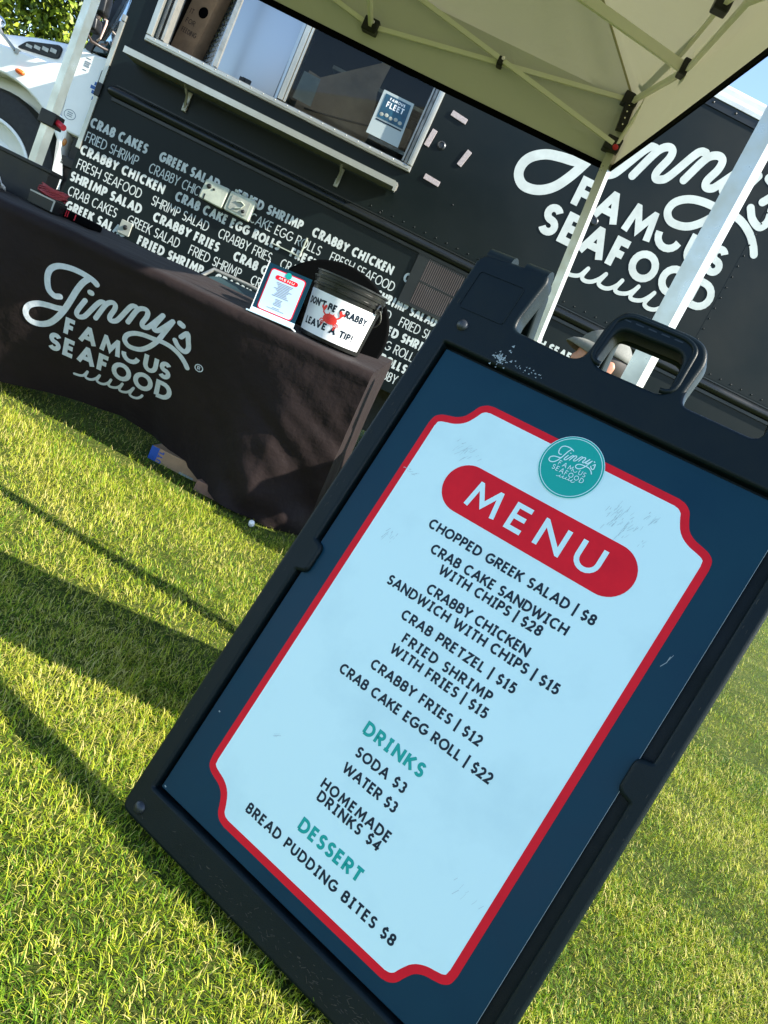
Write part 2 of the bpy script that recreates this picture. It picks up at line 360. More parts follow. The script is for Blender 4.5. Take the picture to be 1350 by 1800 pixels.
def text_geo(s, cap, wt, x=0, y=0, width=None, track=0.16, align='left', z=0.0, slab=False, space=0.36):
    """lettering as flat strokes; returns verts, faces and the width used"""
    w = wt * cap; adv = []
    for ch in s: adv.append(space if ch == ' ' else GL[ch][0] + (0.0 if ch in 'II|' else wt * 0.35))
    nat = sum(adv); gaps = max(1, len(s) - 1)
    tr = track
    sx = 1.0
    if width is not None:
        tr = (width / cap - nat) / gaps
        if tr < 0.06 or tr > 0.34:
            tr = min(0.34, max(0.06, tr)); sx = (width / cap) / (nat + tr * gaps)
    tot = (nat + tr * gaps) * cap * sx
    x0 = x - (tot / 2 if align == 'center' else 0)
    v = []; f = []; zi = 0
    for ch, a in zip(s, adv):
        if ch != ' ':
            gw = a * cap * sx; over = ch in '$|'
            strokes = list(GL[ch][1])
            if slab:
                extra = []
                for st in strokes:
                    if isinstance(st, tuple): continue
                    for e in (st[0], st[-1]):
                        if e[1] < 0.03 or e[1] > 0.97:
                            yy = 0 if e[1] < 0.03 else 1; extra.append([(e[0] - .24, yy), (e[0] + .24, yy)])
                strokes += extra
            for st in strokes:
                cl = isinstance(st, tuple); pts = st[1] if cl else st
                q = [(x0 + w / 2 + p[0] * (gw - w) if gw > w * 1.05 else x0 + gw / 2, y + w / 2 + p[1] * (cap - w)) for p in pts]
                vv, ff = ribbon(q, w, z + zi * 3e-5 * max(0.4, min(1, cap * 8)), closed=cl, clip=None if over else (y, y + cap)); zi = (zi + 1) % 12
                k = len(v); v += vv; f += [tuple(i + k for i in g) for g in ff]
        x0 += (a + tr) * cap * sx
    return v, f, tot
class LT(MB):
    def text(s, *a, **k):
        v, f, t = text_geo(*a, **k); s.add(v, f); return t

# the script emblem, strokes measured on its own sheet
LOGO = dict(
 J=[[(-1.5273,-.3913),(-1.5482,-.3979),(-1.5753,-.3881),(-1.5925,-.3642),(-1.6027,-.3339),(-1.5985,-.3066),(-1.5749,-.285),(-1.5331,-.2731),(-1.4879,-.2698),(-1.447,-.2729),(-1.4216,-.2782),(-1.4079,-.2845)],
    [(-1.4427,-.2753),(-1.4616,-.3032),(-1.4736,-.3406),(-1.4824,-.3863),(-1.4924,-.4296),(-1.5092,-.4731),(-1.5307,-.5047),(-1.5635,-.5247),(-1.602,-.5298),(-1.6287,-.5163),(-1.637,-.4943),(-1.6271,-.4722),(-1.5974,-.4531),(-1.5608,-.4436),(-1.5229,-.4375),(-1.4957,-.4299)]],
 m=[[(-1.4277,-.3607),(-1.4415,-.4057),(-1.4412,-.4236),(-1.4284,-.4305),(-1.4114,-.4225),(-1.4012,-.4061),(-1.3802,-.3577),(-1.3676,-.3389),(-1.3542,-.3359)],
    [(-1.3643,-.4062),(-1.3488,-.3494),(-1.3381,-.3296),(-1.3228,-.3211),(-1.3096,-.3258),(-1.3064,-.3422),(-1.3135,-.3745),(-1.3069,-.3875),(-1.2925,-.3852),(-1.2782,-.3708),(-1.255,-.313),(-1.2443,-.2984),(-1.232,-.2958)],
    [(-1.239,-.3639),(-1.2243,-.3114),(-1.2125,-.2949),(-1.194,-.2882),(-1.1801,-.2945),(-1.1769,-.3135),(-1.1842,-.3413),(-1.1778,-.3537),(-1.1626,-.3517),(-1.1513,-.3387),(-1.1191,-.2798)],
    [(-1.1191,-.2798),(-1.1352,-.3292),(-1.1309,-.3445),(-1.1163,-.3428),(-1.1008,-.3239),(-1.0741,-.2843)],
    [(-1.0741,-.2843),(-1.089,-.3363),(-1.1034,-.382),(-1.128,-.4197),(-1.1588,-.4427),(-1.2,-.4486),(-1.2246,-.4342),(-1.2237,-.4117),(-1.1991,-.3929),(-1.1631,-.383),(-1.1179,-.3791),(-1.0795,-.3752),(-1.0379,-.3789),(-.9989,-.3922),(-.9701,-.4098),(-.9532,-.4247)],
    [(-1.0454,-.2784),(-1.0318,-.2823)], [(-1.0217,-.3252),(-1.0034,-.3023),(-.9888,-.3277),(-.9774,-.3546),(-.9877,-.3713),(-1.0175,-.3639),(-1.0394,-.3465)], [(-1.4202,-.3239),(-1.4148,-.324)]],
 w=[[(-1.3645,-.6462),(-1.342,-.6428),(-1.3262,-.6346),(-1.3176,-.6152)],[(-1.3176,-.6152),(-1.3194,-.6347),(-1.3088,-.6409),(-1.2901,-.6367),(-1.275,-.6234),(-1.2664,-.6073)],[(-1.2664,-.6073),(-1.2698,-.6296),(-1.2567,-.6353),(-1.2378,-.6316),(-1.2229,-.6178),(-1.2175,-.6026)],[(-1.2175,-.6026),(-1.2203,-.6245),(-1.2081,-.6294),(-1.1871,-.6226),(-1.1749,-.6108),(-1.1689,-.5972)],[(-1.1689,-.5972),(-1.1726,-.6217),(-1.1616,-.6271),(-1.1406,-.6203),(-1.1286,-.6079),(-1.1211,-.593)],[(-1.1211,-.593),(-1.1269,-.6204),(-1.1139,-.6275),(-1.0948,-.6244),(-1.082,-.6142),(-1.0777,-.6048)]])
def logo_truck(p): return (2.1877 * p[0] + .4002 * p[1] + 3.6069, -.0821 * p[0] + 2.7952 * p[1] + 2.562)
_A = np.array([[2.1877, .4002], [-.0821, 2.7952]]); _Ai = np.linalg.inv(_A)
def logo_sheet(p):
    q = _Ai @ (np.array(p) - np.array([3.6069, 2.562])); return (float(q[0]), float(q[1]))
def logo_geo(z0=0.0, dz=0.0012, reg=False):
    """emblem in its upright proportions (metres as on the truck side)"""
    mb = MB(); z = z0
    def stroke(pts, w, k=6, cap='round'):
        nonlocal z
        v, f = ribbon(crom([logo_truck(p) for p in pts], k), w, z, cap=cap, dz=dz); mb.add(v, f); z += dz * 0.35
    for st in LOGO['J']: stroke(st, .058)
    for st in LOGO['m']: stroke(st, .047 if len(st) > 2 else .055)
    for st in LOGO['w']: stroke(st, .025)
    for s, x, y, w, in (('FAM', .195, 1.232, .545), ('o', .745, 1.235, .175), ('US', .955, 1.232, .265)):
        v, f, _ = text_geo(s, .185, .235, x, y, width=w if len(s) > 1 else None, z=z); mb.add(v, f)
    v, f, _ = text_geo('SEAFOOD', .19, .235, .075, 1.012, width=1.19, z=z); mb.add(v, f)
    if reg:
        v, f = ribbon(circle(1.455, 1.505, .036, 20), .009, z, closed=True); mb.add(v, f)
        v, f, _ = text_geo('R', .04, .17, 1.440, 1.485, z=z); mb.add(v, f)
    return mb

# ------------------------------------------------------------------ ground
def gz(x, y):
    """lawn height: gentle unevenness, a low rise under the truck's front end"""
    def ss(t): t = np.clip(t, 0, 1); return t * t * (3 - 2 * t)
    b = 0.30 * ss((-1.7 - x) / 1.2) * ss((y - 3.9) / 1.1)
    return b + 0.008 * np.sin(x * 2.1 + 1.3) * np.cos(y * 1.7) + 0.004 * np.sin(x * 7 + y * 5) - 0.004
def ground():
    xs = np.unique(np.concatenate([np.linspace(-5, 5, 101), np.array([-300, -120, -60, -30, -18, -12, -8, 8, 12, 18, 30, 60, 120, 300])]))
    ys = np.unique(np.concatenate([np.linspace(-1, 9, 101), np.array([-300, -120, -60, -30, -15, -8, -4, 12, 16, 22, 30, 45, 70, 120, 300, 500])]))
    X, Y = np.meshgrid(xs, ys); Z = gz(X, Y); nx, ny = len(xs), len(ys)
    v = np.stack([X.ravel(), Y.ravel(), Z.ravel()], 1); f = [(j * nx + i, j * nx + i + 1, (j + 1) * nx + i + 1, (j + 1) * nx + i) for j in range(ny - 1) for i in range(nx - 1)]
    m = bpy.data.materials.new('lawn_soil'); m.use_nodes = True; nt = m.node_tree; b = nt.nodes['Principled BSDF']; b.inputs['Roughness'].default_value = 0.95; b.inputs['Specular IOR Level'].default_value = 0.1
    tc = nt.nodes.new('ShaderNodeTexCoord'); n1 = nt.nodes.new('ShaderNodeTexNoise'); n1.inputs['Scale'].default_value = 55; n1.inputs['Detail'].default_value = 8; n1.inputs['Roughness'].default_value = 0.75
    n2 = nt.nodes.new('ShaderNodeTexNoise'); n2.inputs['Scale'].default_value = 2.2; n2.inputs['Detail'].default_value = 5
    cr = nt.nodes.new('ShaderNodeValToRGB'); e = cr.color_ramp.elements; e[0].position = 0.3; e[0].color = (0.025, 0.036, 0.009, 1); e[1].position = 0.72; e[1].color = (0.17, 0.18, 0.045, 1)
    x = cr.color_ramp.elements.new(0.5); x.color = (0.065, 0.095, 0.016, 1)
    ad = nt.nodes.new('ShaderNodeMath'); ad.operation = 'MULTIPLY_ADD'; ad.inputs[1].default_value = 0.35
    nt.links.new(tc.outputs['Object'], n1.inputs['Vector']); nt.links.new(tc.outputs['Object'], n2.inputs['Vector'])
    sb = nt.nodes.new('ShaderNodeMath'); sb.operation = 'SUBTRACT'; sb.inputs[1].default_value = 0.5
    nt.links.new(n2.outputs[0], sb.inputs[0]); nt.links.new(sb.outputs[0], ad.inputs[0]); nt.links.new(n1.outputs[0], ad.inputs[2]); nt.links.new(ad.outputs[0], cr.inputs[0]); nt.links.new(cr.outputs[0], b.inputs['Base Color'])
    bp = nt.nodes.new('ShaderNodeBump'); bp.inputs['Strength'].default_value = 0.9; bp.inputs['Distance'].default_value = 0.03; nt.links.new(n1.outputs[0], bp.inputs['Height']); nt.links.new(bp.outputs[0], b.inputs['Normal'])
    me = mesh('lawn', v, f); o = link('lawn', me, m, smooth=3.2); tag(o, kind='structure')
def grass_mat():
    m = bpy.data.materials.new('grass_blade'); m.use_nodes = True; nt = m.node_tree; nt.nodes.clear()
    o = nt.nodes.new('ShaderNodeOutputMaterial'); mix = nt.nodes.new('ShaderNodeMixShader'); d = nt.nodes.new('ShaderNodeBsdfPrincipled'); t = nt.nodes.new('ShaderNodeBsdfTranslucent'); mix.inputs[0].default_value = 0.22
    d.inputs['Roughness'].default_value = 0.5; d.inputs['Specular IOR Level'].default_value = 0.2
    at = nt.nodes.new('ShaderNodeAttribute'); at.attribute_name = 'tint'
    cr = nt.nodes.new('ShaderNodeValToRGB'); e = cr.color_ramp.elements; e[0].position = 0.0; e[0].color = (0.03, 0.095, 0.012, 1); e[1].position = 1.0; e[1].color = (0.66, 0.56, 0.22, 1)
    for p, c in ((0.35, (0.13, 0.26, 0.012, 1)), (0.62, (0.36, 0.42, 0.018, 1)), (0.8, (0.52, 0.49, 0.07, 1))):
        k = cr.color_ramp.elements.new(p); k.color = c
    nt.links.new(at.outputs['Fac'], cr.inputs[0]); nt.links.new(cr.outputs[0], d.inputs['Base Color']); nt.links.new(cr.outputs[0], t.inputs[0])
    nt.links.new(d.outputs[0], mix.inputs[1]); nt.links.new(t.outputs[0], mix.inputs[2]); nt.links.new(mix.outputs[0], o.inputs[0])
    return m
def lownoise(x, y, s, k=0):
    return (np.sin(x * s * 1.0 + 1.7 * np.sin(y * s * 0.9 + k) + k) * np.cos(y * s * 1.1 + 1.3 * np.sin(x * s * 0.8 + 2.1 * k)) + 0.5 * np.sin(x * s * 2.3 + y * s * 1.9 + k * 3)) / 1.5
def grass():
    def scatter(x0, x1, y0, y1, n): return np.stack([rng.uniform(x0, x1, n), rng.uniform(y0, y1, n)], 1)
    P = np.concatenate([scatter(-1.6, 1.8, .6, 1.7, 330000), scatter(-2.4, 2.2, 1.7, 3.0, 230000), scatter(-3.2, 3.4, 3.0, 4.4, 75000), scatter(-1.5, 4.8, 4.4, 9, 95000), scatter(-3, 9, 9, 22, 26000)])
    x, y = P[:, 0], P[:, 1]; n = len(x); far = np.clip((y - 1.2) / 3, 0, 6)
    # clumped length and colour
    cl = lownoise(x, y, 9, 0.4) * 0.5 + lownoise(x, y, 31, 1.9) * 0.5
    h = (0.021 + 0.018 * rng.random(n) ** 1.5 + 0.010 * cl) * (1 + 0.05 * far); h = h * (0.86 + 0.26 * lownoise(x, y, 4.3, 7.7)); h = np.clip(h, 0.011, 0.08)
    long = rng.random(n) < 0.035; h[long] *= rng.uniform(1.3, 1.8, long.sum())
    wd = rng.uniform(0.0004, 0.00095, n) * (1 + 0.35 * far)
    az = rng.uniform(0, 2 * np.pi, n); swirl = lownoise(x, y, 6, 3.3) * 2.5; az = np.where(rng.random(n) < 0.75, az, swirl + rng.normal(0, 0.9, n))
    lean = np.clip(rng.normal(0.7, 0.5, n), 0.02, 1.6); bend = rng.uniform(0.1, 1.6, n)
    flat = rng.random(n) < 0.3; lean[flat] = rng.uniform(1.3, 1.55, flat.sum())
    tint = np.clip(0.46 + 0.2 * cl + 0.20 * lownoise(x, y, 2.3, 5.1) + rng.normal(0, 0.18, n), 0.02, 0.98)
    dead = rng.random(n) < 0.27 + 0.16 * lownoise(x, y, 3.7, 2.2); tint[dead] = rng.uniform(0.7, 1.0, dead.sum())
    dirx, diry = np.cos(az), np.sin(az); px, py = -diry, dirx
    z0 = gz(x, y) - 0.004; V = np.zeros((n, 7, 3)); cx, cy, cz = x.copy(), y.copy(), z0.copy()
    for k, (seg, wf) in enumerate(((0, 1.0), (0.42, 0.9), (0.34, 0.62), (0.24, 0.0))):
        if k:
            a = lean + bend * (k - 1) * 0.55; a = np.minimum(a, 2.1)
            cx = cx + dirx * np.sin(a) * h * seg; cy = cy + diry * np.sin(a) * h * seg; cz = np.maximum(cz + np.cos(a) * h * seg, z0 + 0.002)
        if k < 3:
            V[:, 2 * k, 0] = cx - px * wd * wf; V[:, 2 * k, 1] = cy - py * wd * wf; V[:, 2 * k, 2] = cz
            V[:, 2 * k + 1, 0] = cx + px * wd * wf; V[:, 2 * k + 1, 1] = cy + py * wd * wf; V[:, 2 * k + 1, 2] = cz
        else: V[:, 6, 0] = cx; V[:, 6, 1] = cy; V[:, 6, 2] = cz
    base = (np.arange(n) * 7)[:, None]
    quads = np.concatenate([base + np.array([[0, 1, 3, 2]]), base + np.array([[2, 3, 5, 4]])], 1).reshape(-1, 4); tris = base + np.array([[4, 5, 6]])
    me = bpy.data.meshes.new('grass'); me.vertices.add(n * 7); me.vertices.foreach_set('co', V.ravel())
    loops = np.concatenate([quads.ravel(), tris.ravel()]); me.loops.add(len(loops)); me.loops.foreach_set('vertex_index', loops.astype(np.int32))
    nq, ntr = len(quads), len(tris); st = np.concatenate([np.arange(nq) * 4, nq * 4 + np.arange(ntr) * 3]); me.polygons.add(nq + ntr)
    me.polygons.foreach_set('loop_start', st.astype(np.int32))
    a = me.attributes.new('tint', 'FLOAT', 'POINT'); a.data.foreach_set('value', np.repeat(tint, 7).astype(np.float32))
    me.update(calc_edges=True); me.validate()
    o = link('grass', me, grass_mat()); tag(o, kind='stuff')
ground(); grass()

# ------------------------------------------------------------------ food truck
TY = R(3.0); TX = Vector((math.cos(TY), math.sin(TY), 0)); TN = Vector((math.sin(TY), -math.cos(TY), 0))
TO = Vector((0, 5.0, CAMZ))
TF = frame(TO, TX, (0, 0, 1))       # x along the side, y up (0 = camera height), z out of the side
def truck():
    t = thing('food_truck', 'black food truck with white cab, serving hatch and rows of white lettering on its side', 'truck', fr=Matrix.Translation(TF @ Vector((0, -CAMZ, 0))))
    S0, S1, Z0, Z1 = -2.69, 2.15, -.273, 2.125
    wx0, wx1, wz0, wz1 = -2.505, -.805, 1.012, 1.86
    wall = plate('side_wall', [[(S0, Z0), (S1, Z0), (S1, Z1), (S0, Z1)], [(wx0, wz0), (wx1, wz0), (wx1, wz1), (wx0, wz1)]], .05, M['truck_black'], t, TF)
    mb = MB()                                    # the rest of the box body: back, roof, ends, floor
    mb.box((S0, Z0, -2.35), (S1, Z1, -2.3)).box((S0, Z1 + .003, -2.35), (S1, Z1 + .05, -.01)).box((S0, Z0 + .002, -2.3), (S0 + .04, Z1 - .002, -.052)).box((S1 - .04, Z0 + .002, -2.3), (S1, Z1 - .002, -.052)).box((S0 + .04, Z0 + .002, -2.3), (S1 - .04, Z0 + .06, -.052))
    mb.build('box_body', M['truck_black'], t, TF)
    mb = MB(); mb.box((-2.1, -.62, -2.1), (2.0, -.30, -.5)); mb.build('chassis', M['rubber'], t, TF)
    for x in (1.05,):
        w = MB(); w.lathe([(.20, -.12), (.48, -.13), (.5, -.08), (.5, .08), (.48, .13), (.3, .12), (.28, .05), (.05, .04)], 40, Matrix.Translation((x, -.40, -.18))); w.build('wheel', M['rubber'], t, TF, 0.6)
    # roof cove and rail
    mb = MB(); prof = [(Z1 - .004, .004), (Z1 - .004, .016), (Z1 + .02, .018), (Z1 + .045, .004), (Z1 + .075, .004), (Z1 + .10, -.02), (Z1 + .105, -.06)]
    v = []; f = []
    for x in (S0, S1):
        for y, z in prof: v.append((x, y, z))
    k = len(prof)
    for i in range(k - 1): f.append((i, i + k, i + k + 1, i + 1))
    mb.add(v, f); mb.build('roof_rail', M['box_rail'], t, TF, 0.5)
    mb = MB()
    mb.box((S0, Z1 - .055, .002), (S1, Z1 - .004, .008))
    for i in range(32): mb.dome((S0 + .08 + i * .15, Z1 - .028, .008), .009, n=8)
    mb.build('rivet_strip', M['truck_trim_black'], t, TF, .5)
    # rub rail: half round between two flat ledges, rounded at its left end
    mb = MB(); n = 10; v = []; f = []; xs = [-2.645, -2.638, -2.62, -2.59] + [S1]
    sc = [.1, .6, .9, 1.0, 1.0]
    for x, s in zip(xs, sc):
        for k in range(n + 1):
            a = math.pi * k / n - math.pi / 2; v.append((x, .640 + .030 * s * math.sin(a), .001 + .03 * s * max(0, math.cos(a))))
    for i in range(len(xs) - 1):
        for k in range(n): f.append((i * (n + 1) + k, (i + 1) * (n + 1) + k, (i + 1) * (n + 1) + k + 1, i * (n + 1) + k + 1))
    mb.add(v, f); mb.box((-2.6, .588, .0005), (S1, .606, .012)); mb.box((-2.6, .676, .0005), (S1, .682, .006))
    rail = mb.build('rub_rail', M['truck_trim_black'], t, TF, 0.9)
    mb = MB()
    mb.box((-.97, .690, .0003), (S1, .734, .0010))
    for i in range(70):
        x = -.98 + i * .0745
        if -.96 < x < S1 - .05: mb.dome((x, .712, .0009), .0065, n=6)
    mb.build('rivet_row', M['truck_black'], wall, TF, 0.6)
    for x in (-.56, 1.30):                       # vertical panel joints, riveted
        mb = MB(); mb.box((x - .016, .74, .0003), (x + .016, Z1 - .06, .0010))
        for i in range(19): mb.dome((x, .80 + i * .069, .0009), .0062, n=6)
        if x > 0: mb.build('panel_joint', M['truck_black'], wall, TF, 0.6)
    for x, y in ((-.735, 1.62), (-.45, .93), (-.84, .70), (-2.6, .2), (-.28, .235), (-.01, .53), (.53, .235)):
        mb = MB(); mb.dome((x, y, .0005), .006, n=6); mb.build('rivet', M['truck_trim_black'], wall, TF, 0.6)
    for x, y in ((-.663, 1.205), (.377, 1.211)):
        mb = MB(); mb.lathe([(.026, 0), (.026, .004), (.018, .010), (.016, .006), (1e-4, .007)], 14, Matrix.Translation((x, y, .0005))); mb.build('bolt_cap', M['rivet'], wall, TF, 0.6)
    # serving window
    fx0, fx1, fz0 = -2.535, -.772, .981
    fr = MB()
    for a, b in (((fx0, fz0, -.01), (fx1, fz0 + .034, .022)), ((fx0, fz0 + .036, -.01), (fx0 + .034, 1.90, .022)), ((fx1 - .034, fz0 + .036, -.01), (fx1, 1.90, .022)), ((fx0 + .036, 1.866, -.01), (fx1 - .036, 1.90, .022))): fr.box(a, b, bev=.004)
    fr.box((fx0 + .012, fz0 + .012, .023), (fx1 - .012, fz0 + .020, .030)); fr.box((fx1 - .022, fz0 + .04, .023), (fx1 - .010, 1.89, .032))
    win = fr.build('window_frame', M['aluminium'], t, TF)
    mb = MB()
    for i in range(22):
        x = fx0 + .06 + i * .079; mb.dome((x, fz0 + .027, .022), .005, n=6)
    mb.build('frame_screws', M['alu_dull'], win, TF)
    tr = MB()    # slide tracks
    for dz in (-.05, -.085): tr.box((wx0, wz0, dz), (wx1, wz0 + .018, dz + .012)); tr.box((wx0, wz0 + .02, dz), (wx0 + .02, wz1, dz + .012)); tr.box((wx1 - .03, wz0 + .02, dz), (wx1 - .012, wz1, dz + .012))
    tr.box((wx1 - .045, wz0 + .02, -.12), (wx1 - .034, wz1, -.02)); tr.box((wx0 + .045, wz0 + .02, -.12), (wx0 + .06, wz1, -.02))
    tr.build('slide_track', M['alu_dull'], win, TF)
    mu = MB(); mu.box((-2.118, wz0 + .02, -.04), (-2.092, wz1, -.015)); mu.build('mullion', M['alu_dull'], t, TF)
    mu = MB(); mu.box((-1.686, wz0 + .02, -.04), (-1.655, wz1, -.012)); mu.box((-1.650, wz0 + .02, -.052), (-1.638, wz1, -.02)); mu.build('mullion', M['aluminium'], t, TF)
    g = MB(); g.box((-1.654, wz0 + .022, -.036), (wx1 - .03, wz1, -.031)); g.build('window_pane', M['glass'], t, TF)
    # interior
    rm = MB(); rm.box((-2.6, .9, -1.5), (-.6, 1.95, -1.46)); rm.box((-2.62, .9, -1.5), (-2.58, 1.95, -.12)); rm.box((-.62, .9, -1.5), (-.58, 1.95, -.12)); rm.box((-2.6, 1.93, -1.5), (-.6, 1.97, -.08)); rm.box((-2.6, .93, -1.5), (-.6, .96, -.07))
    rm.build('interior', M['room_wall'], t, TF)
    for y in (1.30, 1.62):
        b = MB(); b.box((-1.72, y, -1.45), (-.66, y + .025, -1.15)); b.build('inside_shelf', M['alu_dull'], t, TF)
    for i, (x, y, w, h, k) in enumerate(((-1.62, 1.326, .16, .20, 'cardboard'), (-1.40, 1.326, .12, .14, 'paper'), (-1.2, 1.326, .20, .17, 'cardboard_dark'), (-.95, 1.326, .14, .22, 'alu_dull'), (-1.5, 1.02, .22, .22, 'grey_plate'), (-1.1, 1.02, .28, .20, 'cardboard'))):
        b = MB(); b.box((x, y, -1.42), (x + w, y + h, -1.2), bev=.006); b.build('stored_box', M[k], t, TF)
    b = MB(); b.box((-1.35, .97, -.9), (-1.31, 1.92, -.86)); b.build('inside_post', M['alu_dull'], t, TF)
    v = []; f = []; n = 16
    for i in range(n + 1):
        for k in range(9):
            a = i / n; v.append((-2.22 + .42 * a, .97 + .93 * k / 8, -.27 - .05 * a ** 2 - .055 * (k / 8) ** 2))
    for i in range(n):
        for k in range(8): f.append((i * 9 + k, (i + 1) * 9 + k, (i + 1) * 9 + k + 1, i * 9 + k + 1))
    sp = MB(); sp.add(v, f); sp.box((-1.80, .97, -.62), (-1.78, 1.9, -.33)); sp.build('steel_panel', M['steel'], t, TF, .6)
    # tread plate on the inside
    tp = MB(); tp.box((-2.56, .97, -.52), (-2.27, 1.9, -.50)); plt = tp.build('tread_plate', M['steel'], t, TF)
    td = MB()
    for i in range(17):
        for j in range(36):
            x = -2.55 + i * .0165; y = 1.0 + j * .0165; a = 45 if (i + j) % 2 else -45
            F = Matrix.Translation((x, y, -.4985)) @ Matrix.Rotation(R(a), 4, 'Z'); td.box((-.009, -.002, -.001), (.009, .002, .003), F)
    td.build('tread_pattern', M['chrome'], plt, TF)
    lv = MB(); lv.box((-1.985, 1.06, -.22), (-1.93, 1.09, -.20)); lv.box((-2.0, 1.03, -.235), (-1.97, 1.085, -.19)); lv.build('latch', M['black'], t, TF)
    # shelf and brackets
    sh = MB(); sh.box((-2.545, .838, .012), (-.805, .868, .19), bev=.003); sh.box((-2.545, .836, .1905), (-.805, .871, .196))
    she = sh.build('serving_shelf', M['aluminium'], t, TF)
    sh = MB(); v = [(-.8048, .840, .10), (-.8048, .868, .10), (-.8048, .868, .195), (-.8048, .815, .195), (-.79, .840, .10), (-.79, .868, .10), (-.79, .868, .195), (-.79, .815, .195)]
    sh.add(v, [(0, 1, 2, 3), (7, 6, 5, 4), (0, 4, 5, 1), (1, 5, 6, 2), (2, 6, 7, 3), (3, 7, 4, 0)]); sh.build('end_cap', M['aluminium'], she, TF)
    for x in (-2.17, -1.15):
        b = MB(); b.box((x - .012, .715, .001), (x + .012, .83, .012)); b.tube([(x, .73, .012), (x + .004, .80, .06), (x, .835, .13)], .008, 8); b.box((x - .014, .715, .013), (x + .014, .765, .022), bev=.004); b.build('shelf_bracket', M['alu_dull'], t, TF, 0.6)
    # left corner trim
    mb = MB(); mb.box((S0 - .016, .245, -.03), (S0 + .012, 1.02, .012), bev=.003); mb.box((S0 - .016, 1.023, -.03), (S0 + .012, 1.06, .014), bev=.003); mb.build('corner_trim', M['aluminium'], t, TF)
    mb = MB(); mb.box((S0 - .02, .57, -.032), (S0 + .016, .65, .018), bev=.004); mb.build('trim_clip', M['black'], t, TF)
    # vent with slats
    v0 = MB(); x0, x1, y0, y1 = -.44, -.12, .292, .585
    v0.box((x0 - .07, y0 - .02, .001), (x0, y1 + .02, .010)); v0.box((x1, y0 - .02, .001), (x1 + .05, y1 + .02, .010)); v0.box((x0, y1, .001), (x1, y1 + .02, .010)); v0.box((x0, y0 - .02, .001), (x1, y0, .010)); v0.box((x0, (y0 + y1) / 2 - .004, .001), (x1, (y0 + y1) / 2 + .004, .011)); v0.box((x0, y0, .0004), (x1, y1, .003))
    ve = v0.build('vent', M['truck_trim_black'], t, TF)
    sl = MB()
    for i in range(24): sl.box((x0 + .006 + i * .0133, y0 + .002, .0031), (x0 + .0105 + i * .0133, y1 - .002, .009))
    sl.build('vent_slats', mat('vent_slat', (0.10, 0.075, 0.07), 0.5), ve, TF)
    # socket boxes, switch plate, hook strips
    def jbox(x0, y0, x1, y1):
        o = plate('socket_box', [rounded([(x0, y0 + .004), (x1, y0), (x1 + .004, y1), (x0 + .006, y1 - .004)], .012)], .045, M['cream_plastic'], t, TF, .006, .046); return o
    j = jbox(-1.888, .296, -1.732, .424); mb = MB(); mb.dome((-1.85, .385, .046), .016, n=10); mb.dome((-1.815, .38, .046), .008, n=8); mb.box((-1.86, .30, .0462), (-1.852, .335, .048)); mb.build('socket_knob', M['black'], j, TF)
    j = jbox(-1.722, .296, -1.553, .426)
    plate('socket_window', [rounded([(-1.695, .318), (-1.575, .318), (-1.575, .405), (-1.695, .405)], .01)], .004, M['grey_plate'], j, TF, 0, .050)
    mb = MB(); mb.tube([(-1.66, .375, .052), (-1.63, .385, .054), (-1.605, .375, .054), (-1.62, .35, .054), (-1.655, .335, .052)], .005, 6); mb.build('socket_latch', M['cream_plastic'], j, TF); mb = MB(); mb.dome((-1.602, .338, .050), .012, n=8); mb.build('socket_knob', M['black'], j, TF)
    mb = MB()
    for x in (-1.70, -1.65, -1.6): mb.box((x, .426, .01), (x + .022, .442, .03), bev=.003)
    mb.build('hinge_lug', M['cream_plastic'], j, TF)
    o = plate('switch_plate', [rounded([(-2.288, -.108), (-2.21, -.108), (-2.212, -.022), (-2.286, -.022)], .008)], .012, M['grey_plate'], t, TF, .003, .013); mb = MB(); mb.dome((-2.248, -.062, .013), .016, n=10); mb.build('switch_button', M['black'], o, TF)
    mb = MB(); mb.box((-1.365, .245, .001), (-1.18, .251, .012)); mb.box((-1.186, .252, .001), (-1.179, .37, .014)); mb.build('angle_bracket', M['cream_plastic'], t, TF)
    for cx, cy, a in ((-.636, 1.39, -6), (-.741, 1.215, 84), (-.505, 1.197, 76), (-.629, 1.002, -4)):
        F = TF @ Matrix.Translation((cx, cy, .001)) @ Matrix.Rotation(R(a), 4, 'Z'); plate('hook_strip', [rrect(-.052, -.016, .052, .016, .003)], .008, M['pink_plate'], t, F, .001, .008)
